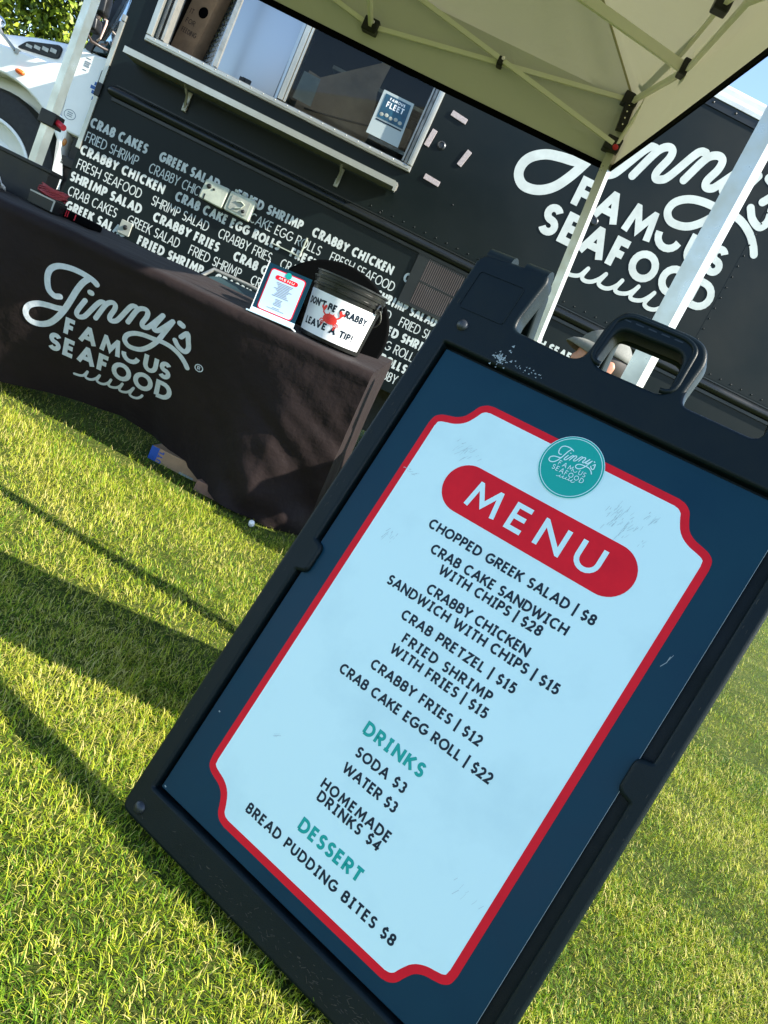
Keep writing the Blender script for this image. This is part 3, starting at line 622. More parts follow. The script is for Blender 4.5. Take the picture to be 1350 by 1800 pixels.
    # lettering rows
    rows = [(.392, 1, [('CRAB CAKES', -2.673, .381), ('GREEK SALAD', -2.212, .405), ('FRIED SHRIMP', -1.688, .450), ('CRABBY CHICKEN', -1.17, .557), ('CRAB CAKE EGG ROLLS', -.537, .72), ('FRESH SEAFOOD', .26, .54), ('SHRIMP SALAD', .88, .46), ('CRABBY FRIES', 1.42, .455), ('CRAB CAKES', 1.96, .39)]),
            (.303, 0, [('FRIED SHRIMP', -2.67, .349), ('CRABBY CHICKEN', -2.245, .44), ('CRAB CAKE EGG ROLLS', -1.735, .663), ('FRESH SEAFOOD', -1.007, .445), ('SHRIMP SALAD', -.494, .39), ('CRABBY FRIES', -.03, .36), ('CRAB CAKES', .40, .33), ('GREEK SALAD', .80, .36), ('FRIED SHRIMP', 1.23, .36), ('CRABBY CHICKEN', 1.66, .44)]),
            (.221, 1, [('CRABBY CHICKEN', -2.675, .566), ('CRAB CAKE EGG ROLLS', -2.034, .717), ('FRESH SEAFOOD', -1.245, .535), ('SHRIMP SALAD', -.645, .42), ('CRABBY FRIES', -.14, .45), ('CRAB CAKES', .40, .38), ('GREEK SALAD', .86, .41), ('FRIED SHRIMP', 1.35, .45), ('CRABBY CHICKEN', 1.88, .56)]),
            (.134, 0, [('FRESH SEAFOOD', -2.664, .433), ('SHRIMP SALAD', -2.159, .387), ('CRABBY FRIES', -1.702, .362), ('CRAB CAKES', -1.275, .33), ('GREEK SALAD', -.868, .362), ('FRIED SHRIMP', -.442, .36), ('CRABBY CHICKEN', -.01, .44), ('CRAB CAKE EGG ROLLS', .51, .66), ('FRESH SEAFOOD', 1.24, .44)]),
            (.049, 1, [('SHRIMP SALAD', -2.678, .482), ('CRABBY FRIES', -2.115, .452), ('CRAB CAKES', -1.563, .39), ('GREEK SALAD', -1.09, .41), ('FRIED SHRIMP', -.595, .45), ('CRABBY CHICKEN', -.06, .55), ('CRAB CAKE EGG ROLLS', .58, .72), ('FRESH SEAFOOD', 1.38, .53)]),
            (-.037, 0, [('CRAB CAKES', -2.66, .33), ('GREEK SALAD', -2.257, .355), ('FRIED SHRIMP', -1.833, .356), ('CRABBY CHICKEN', -1.405, .44), ('CRAB CAKE EGG ROLLS', -.885, .655), ('FRESH SEAFOOD', -.15, .44), ('SHRIMP SALAD', .37, .39)]),
            (-.124, 1, [('GREEK SALAD', -2.645, .413), ('FRIED SHRIMP', -2.153, .45), ('CRABBY CHICKEN', -1.62, .55), ('CRAB CAKE EGG ROLLS', -.985, .715), ('FRESH SEAFOOD', -.185, .53), ('SHRIMP SALAD', .42, .46)]),
            (-.211, 0, [('SHRIMP SALAD', -2.65, .388), ('CRABBY FRIES', -2.19, .362), ('CRAB CAKES', -1.76, .33), ('GREEK SALAD', -1.36, .36), ('FRIED SHRIMP', -.93, .36), ('CRABBY CHICKEN', -.50, .44), ('CRAB CAKE EGG ROLLS', .01, .66)])]
    for y, bold, ph in rows:
        lt = LT()
        for s, x, w in ph:
            if x + w > S1 - .02: continue
            if bold: s = s.replace('I', 'Í')
            lt.text(s, .060, .235 if bold else .105, x, y, width=w)
        lt.build('lettering', M['decal_white'], wall, TF @ Matrix.Translation((0, 0, .0014)))
    logo_geo(dz=.0004).build('emblem', M['decal_white'], wall, TF @ Matrix.Translation((0, 0, .0012)))
    # ---------------- cab (nose to the left)
    CZ = -.03
    def cp(name, poly, depth, z0, m, bev=.02, rad=.03, par=t, sm=.7): return plate(name, [rounded(poly, rad)], depth, m, par, TF, bev, z0, 3, sm)
    # hood + fender in one shell: arch cut out of the outline
    arch = [(-3.28 + .56 * math.cos(R(a)), -.11 + .56 * math.sin(R(a))) for a in range(8, 173, 8)]
    body = [(-4.25, -.05), (-4.32, .25), (-4.25, .44), (-3.9, .55), (-3.36, .60), (-3.05, .625), (-2.935, .665), (-2.935, .40), (-2.80, .36), (-2.79, .06), (-2.725 + .0, -.03)]
    hood = cp('hood', body + [(p[0], p[1]) for p in arch], .30, CZ + .02, M['white_paint'], .014, [.02, .08, .1, .05, .02, .03, .02, .02, .03, .03, .01] + [0] * len(arch))
    top = MB()   # the raised middle of the hood, sloping to the windscreen
    prof = [(-4.2, .50), (-4.0, .60), (-3.48, .69), (-3.26, .765), (-3.041, .82), (-2.88, .835), (-2.88, .3), (-4.2, .3)]
    o = cp('hood_top', prof, 1.75, CZ - .16, M['white_paint'], .07, [.06, .08, .05, .02, .02, .01, 0, 0])
    # side grille in the hood
    gq = [(-3.345, .642), (-3.294, .704), (-3.098, .768), (-3.077, .758), (-3.077, .693), (-3.115, .679)]
    g = plate('hood_vent', [rounded(gq, .02)], .02, M['black'], o, TF, .004, CZ - .145, 2)
    gm = MB()
    for i in range(4): gm.box((-3.29 + i * .05, .672 + i * .012, CZ - .1445), (-3.25 + i * .05, .690 + i * .014, CZ - .141))
    gm.build('vent_bars', M['alu_dull'], g, TF)
    mk = MB(); mk.ell((-3.172, .50, CZ + .03), (.032, .016, .02), 14); mk.build('marker_light', M['orange'], hood, TF, 3.2)
    rod = MB(); rod.tube([(-3.50, .73, -.15), (-3.38, .66, -.06), (-3.245, .600, CZ + .02)], .010, 8); rod.lathe([(.018, 0), (.018, .03), (1e-4, .03)], 10, Matrix.Translation((-3.235, .585, CZ + .01)) @ Matrix.Rotation(R(-90), 4, 'X')); rod.build('mirror_rod', M['alu_dull'], o, TF, 0.7)
    hm = MB(); hm.ell((-3.50, .730, -.15), (.06, .04, .05), 14); hm.build('hood_mirror', M['chrome'], o, TF, 3.2)
    # front wheel
    wc = Matrix.Translation((-3.28, -.11, CZ - .18))
    w = MB(); w.lathe([(.30, -.10), (.40, -.13), (.46, -.12), (.485, -.09), (.49, .06), (.47, .105), (.42, .125), (.325, .115), (.312, .10)], 48, wc); wh = w.build('front_wheel', M['rubber'], t, TF, 0.7)
    w = MB(); w.lathe([(.318, .095), (.318, .118), (.302, .12), (.285, .06), (.20, .03), (.15, .06), (.10, .065), (.08, .12), (1e-4, .125)], 48, wc)
    for k in range(10): w.lathe([(.014, .05), (.014, .10), (1e-4, .105)], 8, wc @ Matrix.Translation((.145 * math.cos(k * .628), .145 * math.sin(k * .628), .0)))
    w.build('rim', M['white_paint'], wh, TF, 0.6)
    w = MB(); w.lathe([(.545, -.5), (.545, -.03)], 40, wc, R(0), R(180), False); w.box((-4.2, -.3, -1.7), (-2.75, .3, -.75)); w.build('wheel_well', M['board_inner'], t, TF)
    # cab door, pillar, glass
    dr = cp('cab_door', [(-2.893, .755), (-2.862, .37), (-2.815, .305), (-2.70, .305), (-2.70, .80), (-2.86, .775)], .06, CZ + .018, M['white_paint'], .012, [.02, .03, .03, .005, .005, .02])
    cabm = MB(); cabm.box((-2.90, .30, -2.1), (-2.70, .80, CZ - .05)); cabm.box((-2.86, 1.40, -2.1), (-2.70, 1.9, CZ - .06)); cabm.build('cab_shell', M['white_paint'], t, TF)
    pl = MB(); pl.tube([(-2.845, .79, CZ), (-2.83, .87, CZ - .005), (-2.80, .98, CZ - .015), (-2.785, 1.11, CZ - .03), (-2.77, 1.45, CZ - .08)], .018, 8, sq=(.017, .02)); pl.build('windscreen_pillar', M['black'], t, TF)
    gl = MB(); gl.add([(-2.82, .80, CZ - .02), (-2.70, .82, CZ - .02), (-2.70, 1.45, CZ - .09), (-2.765, 1.45, CZ - .09), (-2.79, .98, CZ - .035)], [(0, 1, 2, 3, 4)]); gl.build('door_glass', mat('cab_glass', (0.80, 0.90, 0.90), 0.10, 0.9, spec=0.9), t, TF)
    gl = MB(); gl.add([(-2.86, .80, CZ - .06), (-2.80, 1.0, CZ - .06), (-2.79, 1.45, CZ - .10), (-2.79, 1.45, -2.0), (-2.80, 1.0, -2.0), (-2.86, .80, -2.0)], [(0, 1, 4, 5), (1, 2, 3, 4)]); gl.build('windscreen', M['dark_glass'], t, TF)
    vg = MB(); vg.add([(-2.818, .800, CZ + .004), (-2.712, .826, CZ + .004), (-2.712, .85, CZ + .004), (-2.75, .89, CZ + .004), (-2.80, .87, CZ + .004)], [(0, 1, 2, 3, 4)]); vg.build('vent_window', M['dark_glass'], t, TF)
    for lp in ([(-2.818, .967), (-2.748, .985), (-2.76, 1.10), (-2.832, 1.09)], [(-2.812, .869), (-2.760, .882), (-2.774, .956), (-2.828, .949)]):
        F = TF @ Matrix.Translation((0, 0, .14)); m_ = plate('door_mirror', [rounded(lp, .018)], .09, M['black'], t, F, .015, 0, 3, .8)
    am = MB(); am.tube([(-2.80, .88, .10), (-2.818, .855, .10), (-2.79, .828, .08), (-2.75, .833, CZ + .05), (-2.71, .838, CZ + .02)], .009, 8); ARM = mat('arm_brown', (0.06, 0.045, 0.04), 0.4); am.build('mirror_arm', ARM, t, TF, 0.8); am = MB(); am.tube([(-2.79, 1.09, .10), (-2.79, 1.2, .06), (-2.77, 1.25, CZ)], .009, 8); am.build('mirror_arm', ARM, t, TF, 0.8); am = MB(); am.tube([(-2.795, .955, .10), (-2.79, .972, .10)], .02, 8); am.build('mirror_joint', ARM, t, TF, 0.8)
    hd = MB(); hd.tube([(-2.80, .985, CZ + .03), (-2.775, .982, CZ + .05), (-2.772, .96, CZ + .05), (-2.778, .875, CZ + .05), (-2.80, .86, CZ + .03)], .006, 8); hd.build('grab_handle', mat('handle_pale', (0.7, 0.5, 0.42), 0.4), t, TF, 0.8)
    dm = MB(); dm.box((-2.712, .63, CZ + .018), (-2.700, .72, CZ + .04), bev=.003); dm.build('door_latch', M['black'], dr, TF)
    # door markings
    dc = MB(); z = CZ + .0185
    for a, b in (((-2.735, .625), (-2.703, .645)), ((-2.752, .600), (-2.703, .620)), ((-2.737, .575), (-2.703, .595)), ((-2.722, .540), (-2.703, .562))): dc.box((a[0], a[1], z), (b[0], b[1], z + .001))
    dc.build('emblem', M['blue_decal'], dr, TF)
    dc = MB()
    for i, (y, w) in enumerate(((.745, .030), (.722, .036), (.710, .032), (.698, .034), (.676, .026))): dc.box((-2.832, y, z), (-2.832 + w, y + (.005 if i in (0, 4) else .009), z + .001))
    dc.build('door_print', M['grey_decal'], dr, TF); dc = MB()
    v, f = ribbon([(-2.812 + .036 * math.cos(k * .314), .405 + .028 * math.sin(k * .314)) for k in range(20)], .004, z + .001, closed=True); dc.add(v, f)
    for k in range(3): dc.box((-2.83, .393 + k * .011, z), (-2.797, .398 + k * .011, z + .001))
    dc.build('door_print', M['grey_decal'], dr, TF)
    # under the door: step and hanging bits
    ub = MB(); ub.box((-2.76, .02, -.5), (-2.66, .30, CZ - .02)); ub.box((-2.79, -.12, -.45), (-2.70, .03, CZ)); ub.box((-2.775, .115, CZ - .02), (-2.68, .17, CZ + .02), bev=.004); ub.build('step_box', M['black'], t, TF)
    ub = MB(); ub.ell((-2.795, .243, CZ + .005), (.014, .025, .015), 10); ub.build('side_lamp', mat('amber', (0.5, 0.2, 0.05), 0.3), t, TF, 3.2)
    return t
truck()

# things seen inside the hatch and on its glass
def hatch_things():
    zf = -.029
    F = TF @ Matrix.Translation((0, 0, zf))
    t = thing('poster', 'small blue and white poster taped to the glass of the right-hand hatch window', 'poster', fr=F @ Matrix.Translation((-1.01, 1.09, 0)))
    pb = plate('sheet', [[(-1.118, 1.088), (-.902, 1.088), (-.918, 1.352), (-1.118, 1.350)]], .002, mat('poster_paper', (0.36, 0.42, 0.42), 0.6), t, F)
    plate('picture', [[(-1.095, 1.195), (-.922, 1.195), (-.932, 1.335), (-1.097, 1.335)]], .0015, M['paper_blue'], t, F, 0, .002)
    lt = LT(); lt.text('FAMOUS', .017, .24, -1.012, 1.308, width=.10, align='center'); lt.text('FLEET', .034, .2, -1.012, 1.266, width=.115, align='center'); lt.build('lettering', M['paper'], t, F @ Matrix.Translation((0, 0, .0024)))
    lt = MB(); lt.box((-1.095, 1.178, .0005), (-.925, 1.186, .0015)); lt.build('print_bar', M['print_ink'], t, F)
    cs = MB()
    for i in range(5): cs.ell((-1.075 + i * .031, 1.218 + .006 * (i % 2), .0026), (.013, .011, .0012), 10)
    cs.build('picture_detail', M['grey_plate'], t, F)
    F = TF @ Matrix.Translation((0, 0, -.045))
    t = thing('notice', 'plain white printed notice in the hatch window beside the sliding bar', 'notice', fr=F @ Matrix.Translation((-1.55, 1.08, 0)))
    plate('sheet', [[(-1.612, 1.080), (-1.490, 1.078), (-1.497, 1.243), (-1.606, 1.245)]], .002, mat('notice_paper', (0.36, 0.37, 0.36), 0.7, vscale=20, col2=(0.28, 0.29, 0.28)), t, F)
    lt = MB()
    for i in range(15): lt.box((-1.595, 1.095 + i * .0092, .0004), (-1.595 + .06 + .03 * ((i * 37) % 5) / 5, 1.098 + i * .0092, .0012))
    lt.build('print', M['grey_decal'], t, F)
    F = TF @ Matrix.Translation((0, 0, -.20))
    t = thing('cardboard_sheet', 'creased brown cardboard sheet leaning behind the right-hand hatch glass', 'cardboard', fr=F @ Matrix.Translation((-1.3, 1.1, 0)))
    plate('panel', [[(-1.62, .99), (-1.12, .99), (-1.125, 1.115), (-1.18, 1.37), (-1.166, 1.556), (-1.19, 1.552), (-1.54, 1.29), (-1.62, 1.30)]], .006, M['cardboard_dark'], t, F)
    b = MB(); b.tube([(-1.56, 1.085, .002), (-1.35, 1.12, .003), (-1.13, 1.165, .002)], .006, 6); b.build('crease', mat('crease', (0.06, 0.04, 0.03), 0.9), t, F)
    F = TF @ Matrix.Translation((-2.46, 1.17, -.36)) @ Matrix.Rotation(R(-14), 4, 'Y') @ Matrix.Rotation(R(-6), 4, 'Z')
    t = thing('cardboard_box', 'tall brown carton standing inside the left-hand hatch opening', 'box', fr=F)
    b = MB(); b.box((-.085, -.15, -.12), (.085, .50, .0), bev=.003); b.build('carton', M['cardboard'], t, F)
    b = MB(); b.lathe([(.035, .0005), (1e-4, .0005)], 16, F.inverted() @ F @ Matrix.Translation((.03, .19, .0))); b.build('hand_hole', M['board_inner'], t, F)
    ink = mat('carton_ink', (0.10, 0.06, 0.04), 0.9)
    for w_, y_, l_ in (('FOR', .09, .075), ('FEEDING', .03, .12), ('IT', .15, .03)): lt = LT(); lt.text(w_, .031, .16, -.062, y_, width=l_, z=.001); lt.build('lettering', ink, t, F)
hatch_things()

# ------------------------------------------------------------------ sidewalk sign
def sign():
    yaw = R(-26.3); u = Vector((math.cos(yaw), math.sin(yaw), 0)); hd = Vector((math.sin(yaw), -math.cos(yaw), 0)); l1 = R(15.8)
    dn = Vector((0, 0, -1)) * math.cos(l1) + hd * math.sin(l1)
    O = Vector((-.0265, 1.3596, .0368 + CAMZ)); F = frame(O, u, -dn)
    t = thing('menu_board', 'large black folding sidewalk sign with the red bordered menu, standing on the grass', 'sign', fr=Matrix.Translation((O + u * .3 + dn * .96 - hd * .2).to_3d().xy.to_3d()))
    top = [(-.042, -.957), (-.042, .160), (-.030, .172), (.092, .178), (.098, .165), (.090, .085), (.094, .066), (.205, .061), (.219, .068), (.224, .085), (.226, .140), (.240, .168), (.262, .173), (.355, .171), (.380, .164), (.394, .140), (.390, .080), (.396, .062), (.505, .060), (.516, .068), (.512, .165), (.518, .178), (.632, .172), (.643, .160), (.643, -.957)]
    UP = .011; top = [(x, y + UP if y > .04 else y) for x, y in top]
    rad = [.02, .01, .012, .006, .01, .02, .014, .02, .01, .02, .03, .03, .02, .02, .03, .03, .03, .015, .02, .012, .01, .006, .012, .01, .02]
    outline = rounded(top, rad, 4)
    hole = rounded([(.241, .064 + UP), (.246, .138 + UP), (.361, .138 + UP), (.367, .064 + UP)], .02)
    pane = rounded([(-.007, -.894), (.618, -.894), (.618, -.462), (.596, -.456), (.596, -.404), (.618, -.398), (.618, .007), (-.007, .007), (-.007, -.398), (.013, -.404), (.013, -.456), (-.007, -.462)], [.003, .003, .002, .012, .012, .002, .003, .003, .002, .012, .012, .002], 4)
    f = plate('front_frame', [outline, hole, pane], .040, M['board_plastic'], t, F, .006, .010, 3, .7)
    b = MB(); b.box((-.03, -.92, -.028), (.632, .03, -.012)); b.build('backing', M['board_plastic'], t, F)
    # raised rims round the handle and the two notches
    for nm, path in (('handle_rim', rounded([(.232, .07), (.236, .150), (.255, .163), (.352, .161), (.372, .150), (.375, .07)], .02, 4)),):
        b = MB(); b.tube([(p[0], p[1] + UP, .009) for p in path], .0045, 8); b.build(nm, M['board_plastic'], f, F, 3.2)
    b = MB()
    for xx, yy in ((.006, .047), (.60, .047), (-.008, -.935), (.61, -.935)): b.dome((xx, yy, .0098), .011, n=14)
    b.build('rivet', M['rivet'], f, F, 0.8)
    plate('plate_embossing', [rrect(-.022, .075, .070, .150, .006), rrect(-.0208, .0762, .0688, .1488, .005)], .0016, M['board_plastic'], f, F, 0, .0112)
    lt = LT()
    for i, (s_, w) in enumerate((('SIDEWALK SIGN', .070), ('FILL WITH WATER', .075))): pass
    for i in range(5): lt.add(*ribbon([(.245 + .022 * i, .1645), (.259 + .022 * i, .1642)], .0022, .0105))
    lt.build('embossed_mark', mat('embossed', (0.012, 0.02, 0.025), 0.5), f, F)
    # scuffs of worn plastic
    sc = MB()
    for i in range(46):
        x = .103 + rng.normal(0, .007); y = .024 + rng.normal(0, .009); r_ = rng.uniform(.0008, .0026)
        sc.add([(x - r_, y - r_ * .7, .0104 + i * 2e-5), (x + r_, y - r_, .0104 + i * 2e-5), (x + r_ * .6, y + r_, .0104 + i * 2e-5)], [(0, 1, 2)])
    for i in range(22):
        x = .125 + rng.random() * .06; y = .022 + rng.normal(0, .003); r_ = rng.uniform(.0004, .0014)
        sc.add([(x - r_, y - r_ * .7, .0104 + i * 2e-5), (x + r_ * 1.5, y - r_, .0104 + i * 2e-5), (x + r_ * .6, y + r_, .0104 + i * 2e-5)], [(0, 1, 2)])
    sc.build('scuff_mark', M['scuff'], f, F)
    sc = MB()
    for i in range(150):
        x = .30 + rng.normal(0, .14) if i % 3 else .46 + rng.normal(0, .02); y = -.928 + rng.normal(0, .009); l = rng.uniform(.0006, .004); a = rng.normal(.2, .5)
        if -.03 < x < .63: sc.add(*ribbon([(x - l, y - l * a), (x, y), (x + l, y + l * a)], rng.uniform(.0003, .0009), .0104 + i * 4e-6))
    for i in range(60):
        x = rng.choice([-.026, .630]) + rng.normal(0, .005); y = rng.uniform(-.85, .1); l = rng.uniform(.0006, .005)
        if -.034 < x < -.012 or .622 < x < .636: sc.add(*ribbon([(x, y - l), (x + rng.normal(0, .0006), y), (x, y + l)], rng.uniform(.0003, .0007), .0104 + i * 4e-6))
    sc.build('scuff_mark', M['scuff_dull'], f, F)
    # the printed sheet
    sh = plate('menu_sheet', [[(0, 0), (.6, 0), (.6, -.888), (0, -.888)]], .004, M['print_navy'], t, F, .0004, 0.0)
    prof = [(.086, 0), (.074, .003), (.064, .011), (.058, .023), (.050, .036), (.038, .044), (.024, .048), (.012, .052), (.003, .060), (0, .074)]
    prof = crom(prof, 4)
    x0, x1, y0, y1 = .049, .5495, -.055, -.865
    def ticket(ins=0):
        a = [(x0 + p[0], y0 - p[1]) for p in prof]                       # TL: from the top edge to the left edge
        bl = [(x0 + p[0], y1 + p[1]) for p in reversed(prof)]; br = [(x1 - p[0], y1 + p[1]) for p in prof]; tr = [(x1 - p[0], y0 - p[1]) for p in reversed(prof)]
        pts = [Vector(p) for p in a + bl + br + tr]
        if ins:
            out = []; n = len(pts)
            for i, p in enumerate(pts):
                d = (pts[(i + 1) % n] - pts[i - 1]); nn = Vector((-d.y, d.x)).normalized(); out.append(p + nn * ins)
            pts = out
        return [(p.x, p.y) for p in pts]
    outer = ticket(); inner = ticket(.0125)
    def clean(pl, axis):                                                # drop offset points that fold back at the tight corners
        res = []
        for p in pl:
            if x0 + .0124 <= p[0] <= x1 - .0124 and y1 + .0124 <= p[1] <= y0 - .0124: res.append(p)
        return res
    inner = clean(inner, 0)
    plate('border', [outer], .0006, M['print_red'], sh, F, 0, .0007)
    plate('menu_panel', [inner], .0006, M['print_white'], sh, F, 0, .0011)
    pill = [(.173 + .0415 * math.cos(R(a)), -.1975 + .0415 * math.sin(R(a))) for a in range(90, 271, 9)] + [(.431 + .0415 * math.cos(R(a)), -.1975 + .0415 * math.sin(R(a))) for a in range(-90, 91, 9)]
    plate('title_band', [pill], .0005, M['print_red'], sh, F, 0, .0015)
    lt = LT(); lt.text('MENU', .0465, .175, .3005, -.2205, width=.238, align='center'); lt.build('lettering', M['print_white'], sh, F @ Matrix.Translation((0, 0, .0017)))
    def line(s, w, y, cap, wt, m):
        lt = LT(); lt.text(s.replace('I', 'Í'), cap, wt, .303, -y, width=w, align='center'); lt.build('lettering', m, sh, F @ Matrix.Translation((0, 0, .0014)))
    for s, w, y in (('CHOPPED GREEK SALAD | $8', .305, .2825), ('CRAB CAKE SANDWICH', .252, .316), ('WITH CHIPS | $28', .190, .3375), ('CRABBY CHICKEN', .190, .3735), ('SANDWICH WITH CHIPS | $15', .321, .396), ('CRAB PRETZEL | $15', .215, .430), ('FRIED SHRIMP', .168, .4605), ('WITH FRIES | $15', .184, .484), ('CRABBY FRIES | $12', .212, .522), ('CRAB CAKE EGG ROLL | $22', .294, .557), ('SODA $3', .097, .645), ('WATER $3', .105, .676), ('HOMEMADE', .136, .716), ('DRINKS $4', .125, .735), ('BREAD PUDDING BITES $8', .304, .823)): line(s, w, y, .0172, .205, M['print_ink'])
    line('DRINKS', .116, .611, 0.0225, .225, M['print_teal']); line('DESSERT', .126, .789, .0225, .225, M['print_teal'])
    bd = plate('badge', [circle(.3005, -.087, .0515, 56)], .0005, M['print_white'], sh, F, 0, .0019)
    plate('badge_disc', [circle(.3005, -.087, .0505, 56)], .0004, M['print_teal'], bd, F, 0, .0022)
    lt = MB(); lt.add(*ribbon(circle(.3005, -.087, .0475, 48), .0011, 0, closed=True)); lt.build('ring', M['print_white'], bd, F @ Matrix.Translation((0, 0, .0024)))
    LS = .075 / 1.62; LF = F @ Matrix.Translation((.3005, -.0835, .0025)) @ Matrix.Scale(LS, 4) @ Matrix.Translation((-.635, -1.42, 0))
    logo_thin(LF, bd)
    # dirt on the sheet: faint streaks with outlines of their own
    dm = MB(); dz = .00135
    for x, y, a, n, sp in ((.42, .135, 75, 34, .016), (.40, .115, 80, 22, .012), (.445, .10, 70, 12, .006), (.135, .14, 60, 26, .012), (.10, .33, 72, 12, .01), (.07, .22, 20, 8, .007), (.12, .70, 35, 5, .004), (.50, .70, 60, 7, .012)):
        for i in range(n):
            cx = x + rng.normal(0, sp); cy = -y + rng.normal(0, sp * .7); l = rng.uniform(.0015, .006); w = rng.uniform(.0003, .0008); b_ = R(a + rng.normal(0, 9)); dx, dy = math.cos(b_) * l, math.sin(b_) * l
            dm.add(*ribbon([(cx - dx, cy - dy), (cx, cy + rng.normal(0, .0004)), (cx + dx, cy + dy)], w, dz + i * 4e-6))
    dm.build('scuff_mark', M['scuff_dark'], sh, F)
    ed = MB(); ed.box((.6002, -.887, -.003), (.6008, -.001, .0006)); ed.build('sheet_edge', M['scuff'], sh, F)
    nv = MB(); nv.add(*ribbon([(.566, -.262), (.5655, -.272), (.561, -.281)], .0009, .0003)); nv.add(*ribbon([(.5685, -.258), (.566, -.268)], .0006, .0004)); nv.add(*ribbon([(.013, -.730), (.016, -.7305)], .002, .0003)); nv.add(*ribbon([(.004, -.883), (.008, -.884)], .002, .0003))
    nv.build('scratch', M['scuff'], sh, F)
    # rear panel of the A: hinged on top, leaning the other way
    l2 = R(24); dn2 = Vector((0, 0, -1)) * math.cos(l2) - hd * math.sin(l2)
    top_pt = O - dn * .176 - F.to_3x3() @ Vector((0, 0, .052))
    O2 = top_pt + u * .6 + dn2 * .176; F2 = frame(O2, -u, -dn2)
    rear = rounded([(p[0], p[1] if p[1] > -.9 else -1.035) for p in top], rad, 4)
    rear_hole = rounded([(.240, .070 + UP), (.243, .150 + UP), (.364, .150 + UP), (.368, .070 + UP)], .02)
    plate('rear_frame', [rear, rear_hole], .036, M['board_plastic'], t, F2, .006, .006, 3, .7)
    # hinge barrels on the two top corners
    hz = -.018
    for xs in ((-.030, .020), (.046, .092), (.515, .556), (.580, .630)):
        b = MB(); b.tube([(xs[0], .174 + UP, hz + .012), (xs[1], .174 + UP, hz + .012)], .016, 12); b.build('hinge', M['board_plastic'], t, F, 0.7)
def logo_thin(LF, par):
    mb = MB(); z = 0
    for key, w in (('J', .034), ('m', .034), ('w', .02)):
        for st in LOGO[key]:
            v, f = ribbon(crom([logo_truck(p) for p in st], 5), w, z, cap='round', dz=.002); mb.add(v, f); z += .001
    for s, x, y, w in (('FAM', .195, 1.232, .545), ('o', .745, 1.235, None), ('US', .955, 1.232, .265)): v, f, _ = text_geo(s, .17, .13, x, y, width=w, z=z); mb.add(v, f)
    v, f, _ = text_geo('SEAFOOD', .175, .13, .075, 1.012, width=1.19, z=z); mb.add(v, f)
    mb.build('emblem', M['print_white'], par, LF)
sign()

# ------------------------------------------------------------------ table and its cloth
TB_FR = Vector((-.275, 3.0, .770)); TB_FL = Vector((-2.20, 3.02, .742)); TB_D = Vector((0.0, .66, .046))
def table_z(x, y): return TB_FR.z + (x - TB_FR.x) * (TB_FR.z - TB_FL.z) / (TB_FR.x - TB_FL.x) + (y - 3.0) * TB_D.z / TB_D.y
HEM = [(-.275, 3.21, .004), (-.34, 3.155, .004), (-.42, 3.095, .005), (-.54, 3.05, .006), (-.66, 3.09, .01), (-.78, 3.19, .02), (-.95, 3.31, .05), (-1.1, 3.37, .07), (-1.26, 3.37, .09), (-1.42, 3.32, .08), (-1.58, 3.25, .06), (-1.74, 3.18, .03), (-2.0, 3.12, .02), (-2.20, 3.10, .02)]
def hem(x):
    xs = [-h[0] for h in HEM]; return float(np.interp(-x, xs, [h[1] for h in HEM])), float(np.interp(-x, xs, [h[2] for h in HEM]))
def cloth_front(x, tt):
    """point of the front drape, tt 0 at the table edge, 1 at the hem"""
    hy, hz = hem(x); zt = table_z(x, 3.0); z = zt + (hz - zt) * tt
    y = 3.0 + (hy - 3.0) * (0.25 * tt + 0.75 * tt ** 1.6)
    e = max(0, tt - .06)
    y += e * (.014 * math.sin(x * 7 + 1.2 * tt) + .006 * math.sin(x * 19 + tt * 5) + .010 * math.sin(x * 3.1 - tt * 6) + .004 * math.sin(x * 31 - tt * 9))
    if x > -.95:   # crumpled, slanting creases towards the corner
        k = .68 * min(1, (x + .95) / .5) ; w = x * .8 - tt * .75
        y += k * e * (.020 * math.sin(w * 21 + .8 * math.sin(x * 9)) + .013 * math.sin(w * 43 + 2.0 * math.sin(tt * 8)) + .010 * math.sin(x * 27 + tt * 25) * math.sin(tt * 11 + 1)) 
        y += k * .018 * math.sin(x * 13 - tt * 19 + 2) * e * math.sin(tt * 9)
    if tt < .07: y += -.006 * math.sin(tt / .07 * math.pi)
    return Vector((x, y, z))
